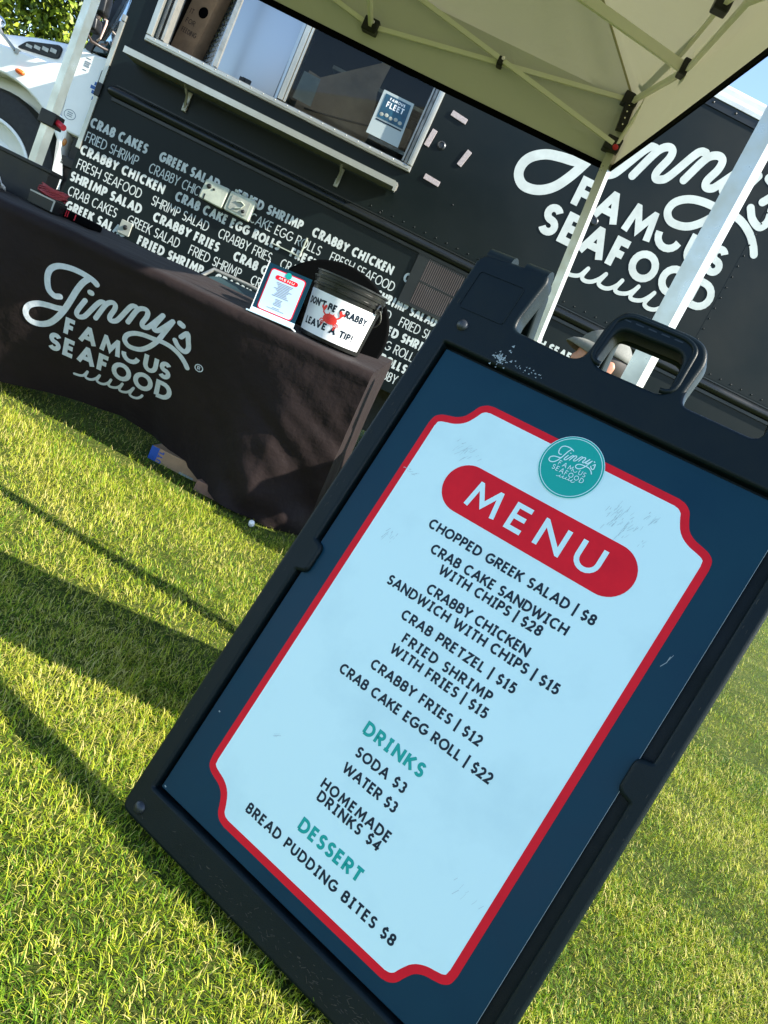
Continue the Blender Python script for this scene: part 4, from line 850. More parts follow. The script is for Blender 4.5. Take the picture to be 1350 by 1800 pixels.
def table():
    t = thing('folding_table', 'long folding table hidden under the black printed cloth', 'table', loc=(-1.24, 3.33, 0))
    b = MB(); b.add([(-2.18, 3.03, .712), (-.295, 3.03, .740), (-.295, 3.64, .752), (-2.18, 3.64, .724), (-2.18, 3.03, .737), (-.295, 3.03, .765), (-.295, 3.64, .777), (-2.18, 3.64, .749)], [(0, 3, 2, 1), (4, 5, 6, 7), (0, 1, 5, 4), (1, 2, 6, 5), (2, 3, 7, 6), (3, 0, 4, 7)]); b.build('tabletop', M['wood'], t)
    for x in (-2.0, -.45):
        for y in (3.42, 3.58):
            b = MB(); b.tube([(x, y, .72), (x, y, .0)], .014, 10); b.build('leg', M['alu_dull'], t, I4, 0.8)
    c = bpy.data.objects.new('tablecloth', None); COL.objects.link(c); c.location = (-1.24, 3.3, 0); FR[c.name] = Matrix.Translation((-1.24, 3.3, 0))
    tag(c, 'black fitted cloth with a white script emblem draped over the folding table', 'tablecloth')
    nx, nt_ = 150, 44; v = []; f = []
    xs = [TB_FR.x + (TB_FL.x - TB_FR.x) * (i / nx) for i in range(nx + 1)]
    ys = [.66, .5, .36, .24, .14, .07, .03, .012, .004]
    rows = []
    for x in xs:
        col = []
        for dy in ys:
            z = table_z(x, 3.0 + dy) + .006 + .003 * math.sin(x * 11 + dy * 9) * math.sin(dy * 14 + x * 3) - (.012 * (1 - dy / .03) ** 2 if dy < .03 else 0)
            if x > -.42 and dy > .2: z += .016 * math.sin((x + .42) / .145 * 1.6) * math.sin(min(1, (dy - .2) / .3) * 1.57)
            col.append(Vector((x, 3.0 + dy, z)))
        for k in range(1, nt_ + 1): col.append(cloth_front(x, k / nt_) + Vector((0, 0, -.006 * (1 - k / nt_))))
        rows.append(col)
    m = len(rows[0]); v = [p for c_ in rows for p in c_]
    f = [(i * m + k, i * m + k + 1, (i + 1) * m + k + 1, (i + 1) * m + k) for i in range(nx) for k in range(m - 1)]
    # right and left ends
    for xe, rw in ((0, rows[0]), (nx, rows[-1])):
        k0 = len(v); n_e = 24
        for j in range(n_e + 1):
            dy = .66 * (j / n_e)
            for k in range(nt_ + 1):
                tt = k / nt_
                if j == 0: p = rows[xe][len(ys) - 1 + k]
                else:
                    zt = table_z(xs[xe], 3.0 + dy) + .006
                    if xe == 0 and dy > .2: zt += .016 * math.sin(min(1, (dy - .2) / .3) * 1.57)
                    y0 = rows[xe][len(ys) - 1 + k].y; s_ = 1 if xe == 0 else -1
                    p = Vector((xs[xe] + s_ * tt * (.02 + .018 * math.sin(dy * 17) + .01 * math.sin(dy * 41 + tt * 6)) * (1 - math.exp(-dy * 20)), y0 + (3.66 - y0) * (j / n_e), zt + (.012 - zt) * tt))
                v.append(p)
        w = nt_ + 1
        for j in range(n_e):
            for k in range(nt_):
                q = (k0 + j * w + k, k0 + (j + 1) * w + k, k0 + (j + 1) * w + k + 1, k0 + j * w + k + 1); f.append(q if xe == 0 else q[::-1])
    me = mesh('drape', v, f); ob = link('drape', me, M['cloth'], c, I4, 3.2)
    # printed emblem, following the drape
    g = logo_geo(dz=.0, reg=True); vv = []
    for k, p in enumerate(g.v):
        a = logo_sheet((p[0], p[1])); d = Vector((a[0], 3.0, a[1])); s_ = 1.0
        for _ in range(12):
            q = d * s_; x = q.x; zt = table_z(x, 3.0); hy, hz = hem(x); tt = min(1, max(0, (q.z + CAMZ - zt) / (hz - zt))); s_ = (cloth_front(x, tt).y - .0035 - .0004 * (p[2] * 100 % 1)) / 3.0
        vv.append(Vector((d.x * s_, d.y * s_, d.z * s_ + CAMZ)))
    link('emblem', mesh('emblem', vv, g.f), M['cloth_print'], c)
table()

# ------------------------------------------------------------------ things on and under the table
def bucket():
    bx, by = -.515, 3.225; bz = table_z(bx, by) + .008
    F = Matrix.Translation((bx, by, bz)) @ Matrix.Rotation(R(-1.5), 4, 'Y')
    t = thing('tip_bucket', 'black plastic tip bucket with a white paper band and a red crab on it', 'bucket', fr=F)
    H = .262; r0, r1 = .130, .154
    b = MB(); b.lathe([(1e-4, .004), (r0 - .004, .004), (r0, 0), (r0 + .001, .004), (r1 - .007, H - .062), (r1 - .002, H - .060), (r1 - .001, H - .050), (r1 - .006, H - .048), (r1 - .005, H - .034), (r1 - .001, H - .032), (r1, H - .022), (r1 - .004, H - .020), (r1 - .003, H - .008), (r1 + .003, H - .006), (r1 + .003, H), (r1 - .004, H), (r1 - .008, H - .02), (r0 - .006, .008), (1e-4, .008)], 64, F)
    b.build('body', M['bucket'], t, I4, 0.5)
    a0, a1 = R(-166), R(-14); n = 60
    def lab(u_, w_, off=.0015):         # u_ metres round the front from its middle, w_ height
        rr = r0 + (r1 - .007 - r0) * (w_ / (H - .062)) + off; a = R(-90) + u_ / .143; return F @ Vector((rr * math.cos(a), rr * math.sin(a), w_))
    def bent(g, off): return [lab(p[0], p[1], off + p[2]) for p in g.v]
    v = []; f = []
    for i in range(n + 1):
        for k in range(7): v.append(lab(-.182 + .360 * i / n, .018 + .168 * k / 6 - .004 * math.sin(i / n * 3.1)))
    for i in range(n):
        for k in range(6): f.append((i * 7 + k, (i + 1) * 7 + k, (i + 1) * 7 + k + 1, i * 7 + k + 1))
    lb = link('paper_band', mesh('band', v, f), M['paper'], t, I4, 3.2)
    g = LT(); g.text("DON'T BE CRABBY", .029, .25, -.004, .124, width=.295, align='center', slab=True); g.text('LEAVE A TIP!', .029, .25, -.012, .044, width=.245, align='center', slab=True)
    link('lettering', mesh('t', bent(g, .0022), g.f), M['print_ink'], lb)
    # crab: shell, two claws on arms, eye stalks, six legs
    g = MB(); ev = [(-.012, .094, .0006)] + [(-.012 + .031 * j / 5 * math.cos(k * .2618), .094 + .020 * j / 5 * math.sin(k * .2618), .0006) for j in range(1, 6) for k in range(24)]
    g.add(ev, [(0, 1 + k, 1 + (k + 1) % 24) for k in range(24)] + [(1 + j * 24 + k, 25 + j * 24 + k, 25 + j * 24 + (k + 1) % 24, 1 + j * 24 + (k + 1) % 24) for j in range(4) for k in range(24)])
    def rb(p, w, z): g.add(*ribbon([(-.012 + (a + .012) * .82, .094 + (b_ - .096) * .82) for a, b_ in p], w * .85, z, cap='round'))
    for s in (-1, 1):
        rb([(-.012 + s * .026, .106), (-.012 + s * .044, .118), (-.012 + s * .046, .130)], .007, .0006)
        rb([(-.012 + s * .046, .130), (-.012 + s * .040, .146)], .013, .0008); rb([(-.012 + s * .048, .130), (-.012 + s * .058, .142)], .009, .0009)
        for j in range(3): rb([(-.012 + s * .026, .088 - j * .005), (-.012 + s * (.046 - j * .006), .084 - j * .011), (-.012 + s * (.050 - j * .008), .074 - j * .010)], .0045, .0003 + j * .0001)
        rb([(-.012 + s * .010, .114), (-.012 + s * .012, .124)], .004, .0007)
    crab = link('crab_print', mesh('crab', bent(g, .0026), g.f), M['crab_red'], lb)
    g = MB()
    for s in (-1, 1): g.add([(-.012 + s * .012 + .0055 * math.cos(k * .6283), .127 + .0055 * math.sin(k * .6283), 0) for k in range(10)], [tuple(range(10))])
    link('crab_eye', mesh('eye', bent(g, .0040), g.f), M['paper'], crab)
    g = MB()
    for i in range(4): g.add(*ribbon([(-.03 + i * .002, .104 - i * .006), (-.012, .101 - i * .006), (.006 - i * .002, .104 - i * .006)], .0012, .0))
    link('crab_shading', mesh('sh', bent(g, .0034), g.f), M['print_red'], crab)
    # ear of the bail handle
    hb = MB(); A = F @ Matrix.Translation((.150 * math.cos(R(-22)), .150 * math.sin(R(-22)), H - .055)) @ Matrix.Rotation(R(68), 4, 'Z') @ Matrix.Rotation(R(90), 4, 'X')
    hb.lathe([(.022, -.012), (.022, .008), (.015, .010), (.013, .0), (1e-4, .0)], 20, A); hb.build('handle_ear', M['bucket'], t, I4, 0.6)
    hb = MB(); pts = [F @ Vector((.160 * math.cos(a), .158 * math.sin(a) - .0, H - .055 - .085 * math.sin((a + math.pi * .12) / (math.pi * 1.0) * math.pi))) for a in [R(-20 + 200 * k / 24) for k in range(25)]]
    hb.tube(pts, .0028, 6); hb.build('bail', M['alu_dull'], t, I4, 0.8)
    # lid leaning behind it
    L = frame((-.60, 3.42, table_z(-.60, 3.42) + .005), (1, .03, .0), (0, .10, 1))
    t2 = thing('food_cover', 'domed black cover standing upright behind the tip bucket', 'cover', fr=L)
    dome = [(.285 * math.cos(R(k)), .07 + .262 * math.sin(R(k))) for k in range(0, 181, 6)] + [(-.275, .0), (.275, .0)]
    plate('cover', [dome], .035, M['board_inner'], t2, L, .012, .0, 3)
bucket()
def menu_stand():
    bz = table_z(-.74, 3.08) + .007; F = frame((-.738, 3.072, bz), (1, -.03, .055), (0, .12, 1))
    t = thing('menu_holder', 'clear tabletop stand holding a small printed menu card beside the tip bucket', 'menu stand', fr=F)
    b = MB(); b.box((-.098, .0, -.05), (.098, .006, .045), F, bev=.001); b.build('base', M['acrylic'], t)
    b = MB(); b.box((-.094, .006, .004), (.094, .026, .010), F); b.build('front_lip', M['acrylic'], t)
    b = MB(); b.box((-.092, .007, -.001), (.092, .212, .002), F); card = b.build('card', M['print_navy'], t)
    b = MB(); b.box((-.0955, .007, -.004), (-.0925, .216, .004), F); b.build('edge_strip', M['paper'], t)
    o = [(-.075, .028), (.075, .028), (.075, .198), (-.075, .198)]; rr = rounded(o, .016)
    plate('border', [rr], .0005, M['print_red'], card, F, 0, .0028); plate('menu_panel', [rounded([(-.071, .032), (.071, .032), (.071, .194), (-.071, .194)], .014)], .0005, mat('card_pale', (0.52, 0.66, 0.86), 0.3), card, F, 0, .0034)
    pl = rrect(-.048, .160, .048, .178, .0089); plate('title_band', [pl], .0004, M['print_red'], card, F, 0, .0039)
    lt = LT(); lt.text('MENU', .010, .2, 0, .164, width=.066, align='center'); lt.build('lettering', M['paper'], card, F @ Matrix.Translation((0, 0, .0042)))
    plate('badge', [circle(0, .189, .013, 24)], .0004, M['print_teal'], card, F, 0, .0044)
    lt = MB()
    for i, w in enumerate((.07, .062, .05, .048, .075, .052, .04, .046, .054, .07, 0, .03, .024, .026, .034, .032, 0, .03, .072)):
        if w: lt.box((-w / 2, .150 - i * .0058, .0036), (w / 2, .1525 - i * .0058, .0040))
    lt.build('print', M['grey_decal'], card, F)
menu_stand()
def left_clutter():
    z = table_z(-2.05, 3.3) + .008
    F = Matrix.Translation((-2.14, 3.35, z)) @ Matrix.Rotation(R(2), 4, 'Z')
    t = thing('black_tub', 'open black plastic tub at the far left end of the table', 'tub', fr=F)
    b = MB(); w, d, h, th = .228, .05, .155, .008
    b.box((-w, -d, 0), (w, d, th)); b.box((-w, -d, th), (w, -d + th, h)); b.box((-w, d - th, th), (w, d, h)); b.box((-w, -d + th, th), (-w + th, d - th, h)); b.box((w - th, -d + th, th), (w, d - th, h))
    b.box((-w - .012, -d - .012, h - .012), (w + .012, -d - .0005, h + .004), bev=.003); b.box((w + .0005, -d, h - .012), (w + .012, d, h + .004), bev=.003); b.box((-w, d + .0005, h - .012), (w, d + .012, h + .004), bev=.003)
    b.build('body', M['black'], t, F)
    t = thing('napkin', 'crumpled white paper napkin lying in front of the black tub', 'napkin', loc=(-2.10, 3.20, table_z(-2.1, 3.2)))
    v = []; f = []; n = 12
    for i in range(n + 1):
        for k in range(n + 1):
            x = -2.22 + .19 * i / n; y = 3.13 + .13 * k / n; v.append((x, y, table_z(x, y) + .012 + .05 * math.sin(i * .45) ** 2 * math.sin(k * .27) + .008 * math.sin(i * 2.1 + k * 1.3)))
    for i in range(n):
        for k in range(n): f.append((i * (n + 1) + k, (i + 1) * (n + 1) + k, (i + 1) * (n + 1) + k + 1, i * (n + 1) + k + 1))
    o = link('sheet', mesh('napkin', v, f), M['paper'], t, I4, 3.2); sm = o.modifiers.new('thick', 'SOLIDIFY'); sm.thickness = .002
    F = Matrix.Translation((-1.86, 3.28, table_z(-1.86, 3.28) + .008)) @ Matrix.Rotation(R(-6), 4, 'Z')
    t = thing('metal_case', 'small grey box on the table under the coiled red cable', 'box', fr=F)
    b = MB(); b.box((-.062, -.04, 0), (.062, .05, .052), bev=.003); b.build('case', M['truck_trim_black'], t, F); b = MB(); b.box((-.0625, -.041, .046), (.0625, -.0385, .052)); b.box((.055, -.0415, .004), (.0625, -.0402, .046)); b.build('edge', M['alu_dull'], t, F)
    t = thing('red_cable', 'coil of red cable lying on the small grey box', 'cable', loc=(-1.86, 3.29, table_z(-1.86, 3.28) + .062))
    b = MB(); pts = []
    for k in range(120):
        a = k * .42; pts.append((-1.855 + (.058 + .008 * math.sin(k * .31)) * math.cos(a), 3.29 + .036 * math.sin(a), table_z(-1.86, 3.28) + .066 + .0003 * k + .004 * math.sin(k * .9)))
    b.tube(pts, .0032, 6); b.build('coil', mat('cable_red', (0.30, 0.03, 0.035), 0.45), t, I4, 3.2)
    F = Matrix.Translation((-1.74, 3.36, table_z(-1.74, 3.36) + .006)) @ Matrix.Rotation(R(-4), 4, 'Z')
    t = thing('black_pouch', 'flat black pouch with red straps lying on the table beside the grey box', 'pouch', fr=F)
    b = MB(); b.box((-.10, -.05, 0), (.075, .06, .034), bev=.014); b.build('pouch', M['board_inner'], t, F, 0.9)
    b = MB()
    for x in (-.045, -.035, .0): b.box((x, -.052, .004), (x + .004, -.0495, .03))
    b.build('strap', M['red'], t, F)
left_clutter()
def under_table():
    F = Matrix.Translation((-.925, 3.27, -.05)) @ Matrix.Rotation(R(-2), 4, 'Z')
    t = thing('cardboard_box', 'brown cardboard box with a blue printed end, half under the black tablecloth', 'box', fr=F)
    b = MB(); b.box((-.125, 0, 0), (.125, .22, .105), bev=.003); b.build('carton', M['cardboard'], t, F)
    b = MB(); b.box((-.1262, -.0012, .002), (-.088, .0, .104)); b.box((-.1262, .0, .002), (-.1252, .2, .104)); b.build('blue_band', M['card_blue'], t, F)
    lt = LT(); lt.text('OUTL', .024, .24, 0, 0, width=.09); LFr = F @ frame((-.092, -.0016, .006), (0, 0, 1), (-1, 0, 0)); LFr = F @ Matrix.Translation((-.062, -.0016, .010)) @ Matrix(((0, -1, 0, 0), (0, 0, -1, 0), (1, 0, 0, 0), (0, 0, 0, 1)))
    lt.build('lettering', M['card_blue'], t, LFr)
    b = MB(); b.box((.03, -.0012, .02), (.10, .0, .05)); b.build('label', M['grey_plate'], t, F)
    F = Matrix.Translation((-.70, 3.13, -.035)) @ Matrix.Rotation(R(-4), 4, 'Z')
    t = thing('cardboard_flap', 'worn flap of brown cardboard poking out low under the tablecloth', 'cardboard', fr=F)
    b = MB(); b.box((-.075, 0, 0), (.075, .10, .075), bev=.004); b.build('flap', mat('cardboard_worn', (0.22, 0.12, 0.08), 0.9, var=.3, vscale=12), t, F)
    t = thing('white_cap', 'small white cap lying in the grass at the foot of the tablecloth', 'cap', loc=(-.465, 2.99, 0))
    b = MB(); b.lathe([(1e-4, 0), (.011, 0), (.012, .003), (.012, .020), (.008, .025), (1e-4, .026)], 18, Matrix.Translation((-.465, 3.0, .004)) @ Matrix.Rotation(R(40), 4, 'X')); b.build('cap', M['paper'], t, I4, 0.8)
under_table()

# ------------------------------------------------------------------ folding chair behind the table, person on a second one
def chair(name, label, F, group):
    t = thing(name, label, 'chair', fr=F, group=group)
    b = MB(); b.box((-.21, -.21, .435), (.21, .20, .46), F, bev=.012); b.build('seat', M['chair'], t, I4, .8)
    # curved back: upright pad with rounded top
    v = []; f = []; n = 14
    for i in range(n + 1):
        x = -.225 + .45 * i / n; yy = .23 + .045 * (1 - (x / .225) ** 2); zt = .845 - .06 * abs(x / .225) ** 5
        for z_, dy in ((.60, 0), (.72, .01), (zt, .03), (zt, .055), (.72, .035), (.60, .025)): v.append(F @ Vector((x, yy + dy, z_)))
    for i in range(n):
        for k in range(6): f.append((i * 6 + k, i * 6 + (k + 1) % 6, (i + 1) * 6 + (k + 1) % 6, (i + 1) * 6 + k))
    f += [tuple(range(6)), tuple(n * 6 + k for k in range(5, -1, -1))]
    link('backrest', mesh('back', v, f), M['chair'], t, I4, .8)
    b = MB(); b.tube([F @ Vector(p) for p in ((-.235, .0, .0), (-.235, .16, .45), (-.235, .255, .80), (-.19, .285, .862), (0, .30, .866), (.19, .285, .862), (.235, .255, .80), (.235, .16, .45), (.235, .0, .0))], .011, 8); b.build('frame', M['alu_dull'], t, I4, .8)
    for s in (-1, 1):
        b = MB(); b.tube([F @ Vector(p) for p in ((s * .215, .28, 0), (s * .215, .0, .36), (s * .215, -.17, .44))], .011, 8); b.build('leg', M['alu_dull'], t, I4, .8)
    return t
def gm(x, y): return float(gz(np.array(x), np.array(y)))
chair('folding_chair', 'dark teal folding chair, empty, standing just behind the black table', Matrix.Translation((-1.235, 4.02, gm(-1.235, 4.02))) @ Matrix.Rotation(R(2), 4, 'Z'), 'folding chairs')

def person():
    ox, oy = .505, 3.02
    F = Matrix.Translation((ox, oy, -.03)) @ Matrix.Rotation(R(100), 4, 'Z')
    # local frame: +Y is where the person faces (to the left of the picture), X to the person's right
    chair('folding_chair', 'dark teal folding chair the person behind the sign sits on', F @ Matrix.Rotation(R(180), 4, 'Z') @ Matrix.Translation((0, .06, gm(ox, oy))), 'folding chairs')
    t = thing('person', 'seated person in a grey cap and dark shirt, half hidden behind the menu sign', 'person', fr=F)
    nodes = [((0, -.02, .53), .125), ((0, -.03, .66), .125), ((0, -.02, .80), .135), ((0, -.015, .93), .12), ((0, .0, 1.02), .06), ((0, .015, 1.07), .052),
             ((.10, .0, .50), .095), ((.12, .22, .50), .082), ((.13, .43, .485), .058), ((.13, .42, .28), .052), ((.13, .40, .09), .036), ((.13, .46, .045), .034), ((.135, .58, .035), .028),
             ((.17, -.01, .955), .062), ((.225, .02, .80), .046), ((.23, .10, .66), .038), ((.17, .26, .60), .034), ((.13, .36, .585), .026)]
    edges = [(0, 1), (1, 2), (2, 3), (3, 4), (4, 5), (0, 6), (6, 7), (7, 8), (8, 9), (9, 10), (10, 11), (11, 12), (3, 13), (13, 14), (14, 15), (15, 16), (16, 17)]
    base = len(nodes); mir = {}
    for i in range(6, base):
        (x, y, z), r = nodes[i]; mir[i] = len(nodes); nodes.append(((-x, y, z), r))
    edges += [(mir.get(a, a), mir[b]) for a, b in edges if b in mir]
    # fingers and thumbs as short chains rooted in the palm
    fing = []
    for s, h in ((1, 17), (-1, mir[17])):
        (hx, hy, hz), _ = nodes[h]
        for k, (dx, L) in enumerate(((-.026, .062), (-.009, .072), (.009, .068), (.025, .052))): fing.append([(hx + dx * .6, hy + .01, hz), (hx + dx, hy + .045, hz + .004), (hx + dx * 1.1, hy + .045 + L * .55, hz - .006), (hx + dx * 1.1, hy + .045 + L, hz - .026)])
        fing.append([(hx - s * .02, hy - .01, hz), (hx - s * .042, hy + .02, hz - .004), (hx - s * .05, hy + .05, hz - .016)])
    def skin_mesh(nodes, edges, sub=1):
        me = bpy.data.meshes.new('sk'); me.from_pydata([n[0] for n in nodes], edges, []); o = bpy.data.objects.new('sk', me); COL.objects.link(o)
        md = o.modifiers.new('skin', 'SKIN'); me.skin_vertices or None
        if not me.skin_vertices:
            bm = bmesh.new(); bm.from_mesh(me); bm.verts.layers.skin.verify(); bm.to_mesh(me); bm.free()
        for sk, n in zip(me.skin_vertices[0].data, nodes): sk.radius = (n[1], n[1])
        me.skin_vertices[0].data[0].use_root = True
        s2 = o.modifiers.new('sub', 'SUBSURF'); s2.levels = sub; s2.render_levels = sub
        dg = bpy.context.evaluated_depsgraph_get(); dg.update(); out = bpy.data.meshes.new_from_object(o.evaluated_get(dg)); bpy.data.objects.remove(o); return out
    def remesh(parts, vox, name, m, par):
        bm = bmesh.new()
        for p in parts: bm.from_mesh(p)
        me = bpy.data.meshes.new(name); bm.to_mesh(me); bm.free(); o = bpy.data.objects.new('rm', me); COL.objects.link(o)
        r = o.modifiers.new('r', 'REMESH'); r.mode = 'VOXEL'; r.voxel_size = vox; s = o.modifiers.new('s', 'SMOOTH'); s.factor = .5; s.iterations = 4
        dg = bpy.context.evaluated_depsgraph_get(); dg.update(); out = bpy.data.meshes.new_from_object(o.evaluated_get(dg)); bpy.data.objects.remove(o); out.materials.clear()
        return link(name, out, m, par, F, 3.2)
    body = skin_mesh(nodes, edges)
    hd = MB(); hz = 1.205
    hd.ell((0, .02, hz + .012), (.076, .096, .105), 24); hd.ell((0, .055, hz - .055), (.056, .062, .058), 18)   # skull, jaw
    hd.ell((0, .108, hz - .018), (.014, .024, .026), 12); hd.ell((0, .10, hz - .065), (.025, .014, .008), 12); hd.ell((0, .098, hz - .098), (.022, .016, .016), 12)
    hd.ell((.032, .094, hz + .012), (.018, .012, .010), 10); hd.ell((-.032, .094, hz + .012), (.018, .012, .010), 10)
    for s in (-1, 1):
        hd.ell((s * .080, .004, hz - .012), (.012, .022, .034), 14); hd.ell((s * .086, -.006, hz), (.008, .013, .020), 10)
    hd.tube([(0, -.01, 1.0), (0, .01, 1.16)], .052, 14)
    fm = MB()
    for c in fing: fm.tube(c, [.0095, .0095, .0085, .007][:len(c)], 8)
    bo = remesh([body, hd.mesh(), fm.mesh()], .0075, 'body', M['skin'], t)
    tors = [(n[0], n[1] + .014) for n in nodes[:4]] + [((.17, -.01, .955), .075), ((.225, .02, .80), .060), ((-.17, -.01, .955), .075), ((-.225, .02, .80), .060)]
    remesh([skin_mesh(tors, [(0, 1), (1, 2), (2, 3), (3, 4), (4, 5), (3, 6), (6, 7)])], .014, 'shirt', M['shirt'], bo)
    lg = [((0, -.03, .52), .14)] + [(nodes[i][0], nodes[i][1] + .012) for i in (6, 7, 8, 9, 10)] + [(nodes[mir[i]][0], nodes[i][1] + .012) for i in (6, 7, 8, 9, 10)]
    remesh([skin_mesh(lg, [(0, 1), (1, 2), (2, 3), (3, 4), (4, 5), (0, 6), (6, 7), (7, 8), (8, 9), (9, 10)])], .014, 'trousers', M['trousers'], bo)
    for s in (-1, 1):
        b = MB(); b.ell((s * .133, .50, gm(ox, oy) + .045), (.048, .13, .048), 16); b.build('shoe', M['black'], bo, F, 3.2)
    b = MB(); b.ell((0, .004, hz + .018), (.084, .098, .092), 20)
    hr = b.mesh(); bm = bmesh.new(); bm.from_mesh(hr); bmesh.ops.delete(bm, geom=[v_ for v_ in bm.verts if v_.co.y > .045 or v_.co.z < hz - .075], context='VERTS'); bm.to_mesh(hr); bm.free(); link('hair', hr, M['hair'], bo, F, 3.2)
    cp_ = MB(); cp_.ell((0, .015, hz + .030), (.092, .112, .098), 28); cm = cp_.mesh(); bm = bmesh.new(); bm.from_mesh(cm); bmesh.ops.delete(bm, geom=[v_ for v_ in bm.verts if v_.co.z < hz + .020], context='VERTS'); bm.to_mesh(cm); bm.free()
    cap = link('cap', cm, M['cap'], bo, F, 3.2); cap.modifiers.new('th', 'SOLIDIFY').thickness = .004
    vz = []; vf = []; n = 14
    for i in range(n + 1):
        a = math.pi * i / n
        for r_, dz in ((1.0, 0), (1.22, -.008), (1.42, -.026)): vz.append((.088 * math.cos(a) * (1 - .12 * (r_ - 1)), .03 + .100 * math.sin(a) * (r_ if math.sin(a) > 0 else 1), hz + .052 + dz - .03 * (math.cos(a) ** 2) * (r_ - 1) * 1.5))
    for i in range(n):
        for k in range(2): vf.append((i * 3 + k, (i + 1) * 3 + k, (i + 1) * 3 + k + 1, i * 3 + k + 1))
    vo = link('visor', mesh('visor', vz, vf), M['cap'], cap, F, 3.2); vo.modifiers.new('th', 'SOLIDIFY').thickness = .004
    b = MB(); b.dome((0, .015, hz + .127), .009, n=10); b.build('cap_button', M['cap'], cap, F, .8)
person()

# ------------------------------------------------------------------ canopy tent
def tent():
    A = Vector((.205, 3.60, 0)); B = Vector((-2.13, 3.55, 0)); C_ = Vector((.384, 1.82, 0)); Dn = Vector((-1.96, 1.76, 0))
    ZH, ZT = 2.0, 2.255; hub = Vector((-.89, 2.68, 2.92))
    t = thing('canopy_tent', 'pop-up canopy tent with cream roof and pale metal frame over the table', 'tent', loc=(-.9, 2.7, 0))
    cor = [A, B, Dn, C_]
    out = [c + (c - Vector((hub.x, hub.y, 0))).normalized() * .035 for c in cor]
    v = []; f = []; n = 40; m = 26
    for e in range(4):
        p, q = out[e], out[(e + 1) % 4]; pi_, qi = cor[e], cor[(e + 1) % 4]; k0 = len(v)
        for i in range(n + 1):
            s = i / n; sag = math.sin(s * math.pi)
            h = p.lerp(q, s) ; h.z = ZH - .006 * sag; tp = pi_.lerp(qi, s); tp.z = ZT - .01 * sag
            for k in range(5):
                w = k / 4; r_ = h.lerp(tp, w); r_ += Vector((0, 0, 0)); 
                wr = .010 * math.sin(s * 37 + e) * (1 - w) * math.exp(-min(s, 1 - s) * 9); nd = (h - Vector((hub.x, hub.y, h.z))).normalized(); v.append(r_ + nd * wr)
            for k in range(1, m + 1):
                w = k / m; r_ = tp.lerp(hub, w); r_.z -= .10 * math.sin(w * math.pi) * sag; r_.z += .012 * math.sin(s * 60) * math.exp(-min(s, 1 - s) * 14) * (1 - w); v.append(r_)
        c = 5 + m
        for i in range(n):
            for k in range(c - 1): f.append((k0 + i * c + k, k0 + (i + 1) * c + k, k0 + (i + 1) * c + k + 1, k0 + i * c + k + 1))
    me = mesh('canopy', v, f); bm = bmesh.new(); bm.from_mesh(me); bmesh.ops.remove_doubles(bm, verts=bm.verts, dist=.0008); bmesh.ops.recalc_face_normals(bm, faces=bm.faces); bm.to_mesh(me); bm.free()
    can = link('canopy', me, M['canopy'], t, I4, .9)
    b = MB()
    for e in range(4):
        p, q = out[e].copy(), out[(e + 1) % 4].copy(); p.z = q.z = ZH - .012; d = (q - p).normalized(); nn = Vector((d.y, -d.x, 0))
        pts = [p.lerp(q, k / 20) - Vector((0, 0, .006 * math.sin(k / 20 * math.pi))) for k in range(21)]; b.tube(pts, 1, sq=(.013, .0035), up=(0, 0, 1))
    b.build('hem_tape', M['board_inner'], can)
    # seams on the hips
    b = MB()
    for c_ in cor:
        tp = c_.copy(); tp.z = ZT; pts = []
        for k in range(11): w = k / 10; q = tp.lerp(hub, w); q.z -= .006; pts.append(q)
        b.tube(pts, .005, 6)
    b.build('hip_seam', mat('seam', (0.40, 0.37, 0.24), 0.8), can)
    # legs (square tube, slightly turned, with inner lower stage)
    def leg(p0, p1, rot, half=.0215):
        p0, p1 = Vector(p0), Vector(p1); b = MB(); b.tube([p0, p1], 1, sq=(half, half), rot=rot, up=(1, 0, 0)); l = b.build('leg', M['tent_metal'], t)
        d = (p0 - p1).normalized()
        b = MB(); b.tube([p1 + d * .62, p1 + d * .70], 1, sq=(half + .008, half + .008), rot=rot, up=(1, 0, 0)); b.build('collar', M['black'], l)
        f_ = MB(); f_.tube([p1 + Vector((0, 0, .02)), p1 + Vector((0, 0, -.0))], 1, sq=(.05, .05), rot=rot, up=(1, 0, 0)); f_.build('foot', M['alu_dull'], l); return l
    leg((.190, 3.60, 2.24), (.378, 3.60, .0), R(30), .019)
    la = leg((-2.13, 3.56, 2.24), (-2.135, 3.56, gm(-2.13, 3.56)), R(20), .0215)
    leg((.390, 1.84, 2.24), (.395, 1.90, .0), R(35), .0215)
    leg((-1.96, 1.78, 2.24), (-1.96, 1.78, .0), R(20), .0215)
    b = MB(); b.box((-2.165, 3.52, 1.105), (-2.09, 3.60, 1.165), bev=.004); b.build('leg_slider', M['black'], t); b = MB(); b.tube([(-2.09, 3.55, 1.135), (-2.045, 3.53, 1.125)], .014, 10); b.build('release_button', M['red'], t, I4, .8)
    # truss
    def bar(p, q, w=.012, d=.019): b = MB(); b.tube([p, q], 1, sq=(d / 2, w / 2), up=(0, 0, 1)); return b.build('truss_bar', M['tent_bar'], t)
    def joint(p, s=(.027, .025, .030)): b = MB(); b.box((p[0] - s[0], p[1] - s[1], p[2] - s[2]), (p[0] + s[0], p[1] + s[1], p[2] + s[2]), bev=.007); j = b.build('joint', M['black'], t); b = MB(); b.lathe([(.008, 0), (.008, .004), (1e-4, .005)], 10, Matrix.Translation((p[0] + .008, p[1] - s[1], p[2] + .01)) @ Matrix.Rotation(R(90), 4, 'X')); b.build('joint_bolt', M['chrome'], j)
    yb = 3.575
    TC = (.165, yb, 2.25); SL = (.190, yb, 2.065); PV = (-.395, yb, 2.162); ML = (-.965, yb, 2.068); MU = (-.975, yb + .004, 2.27)
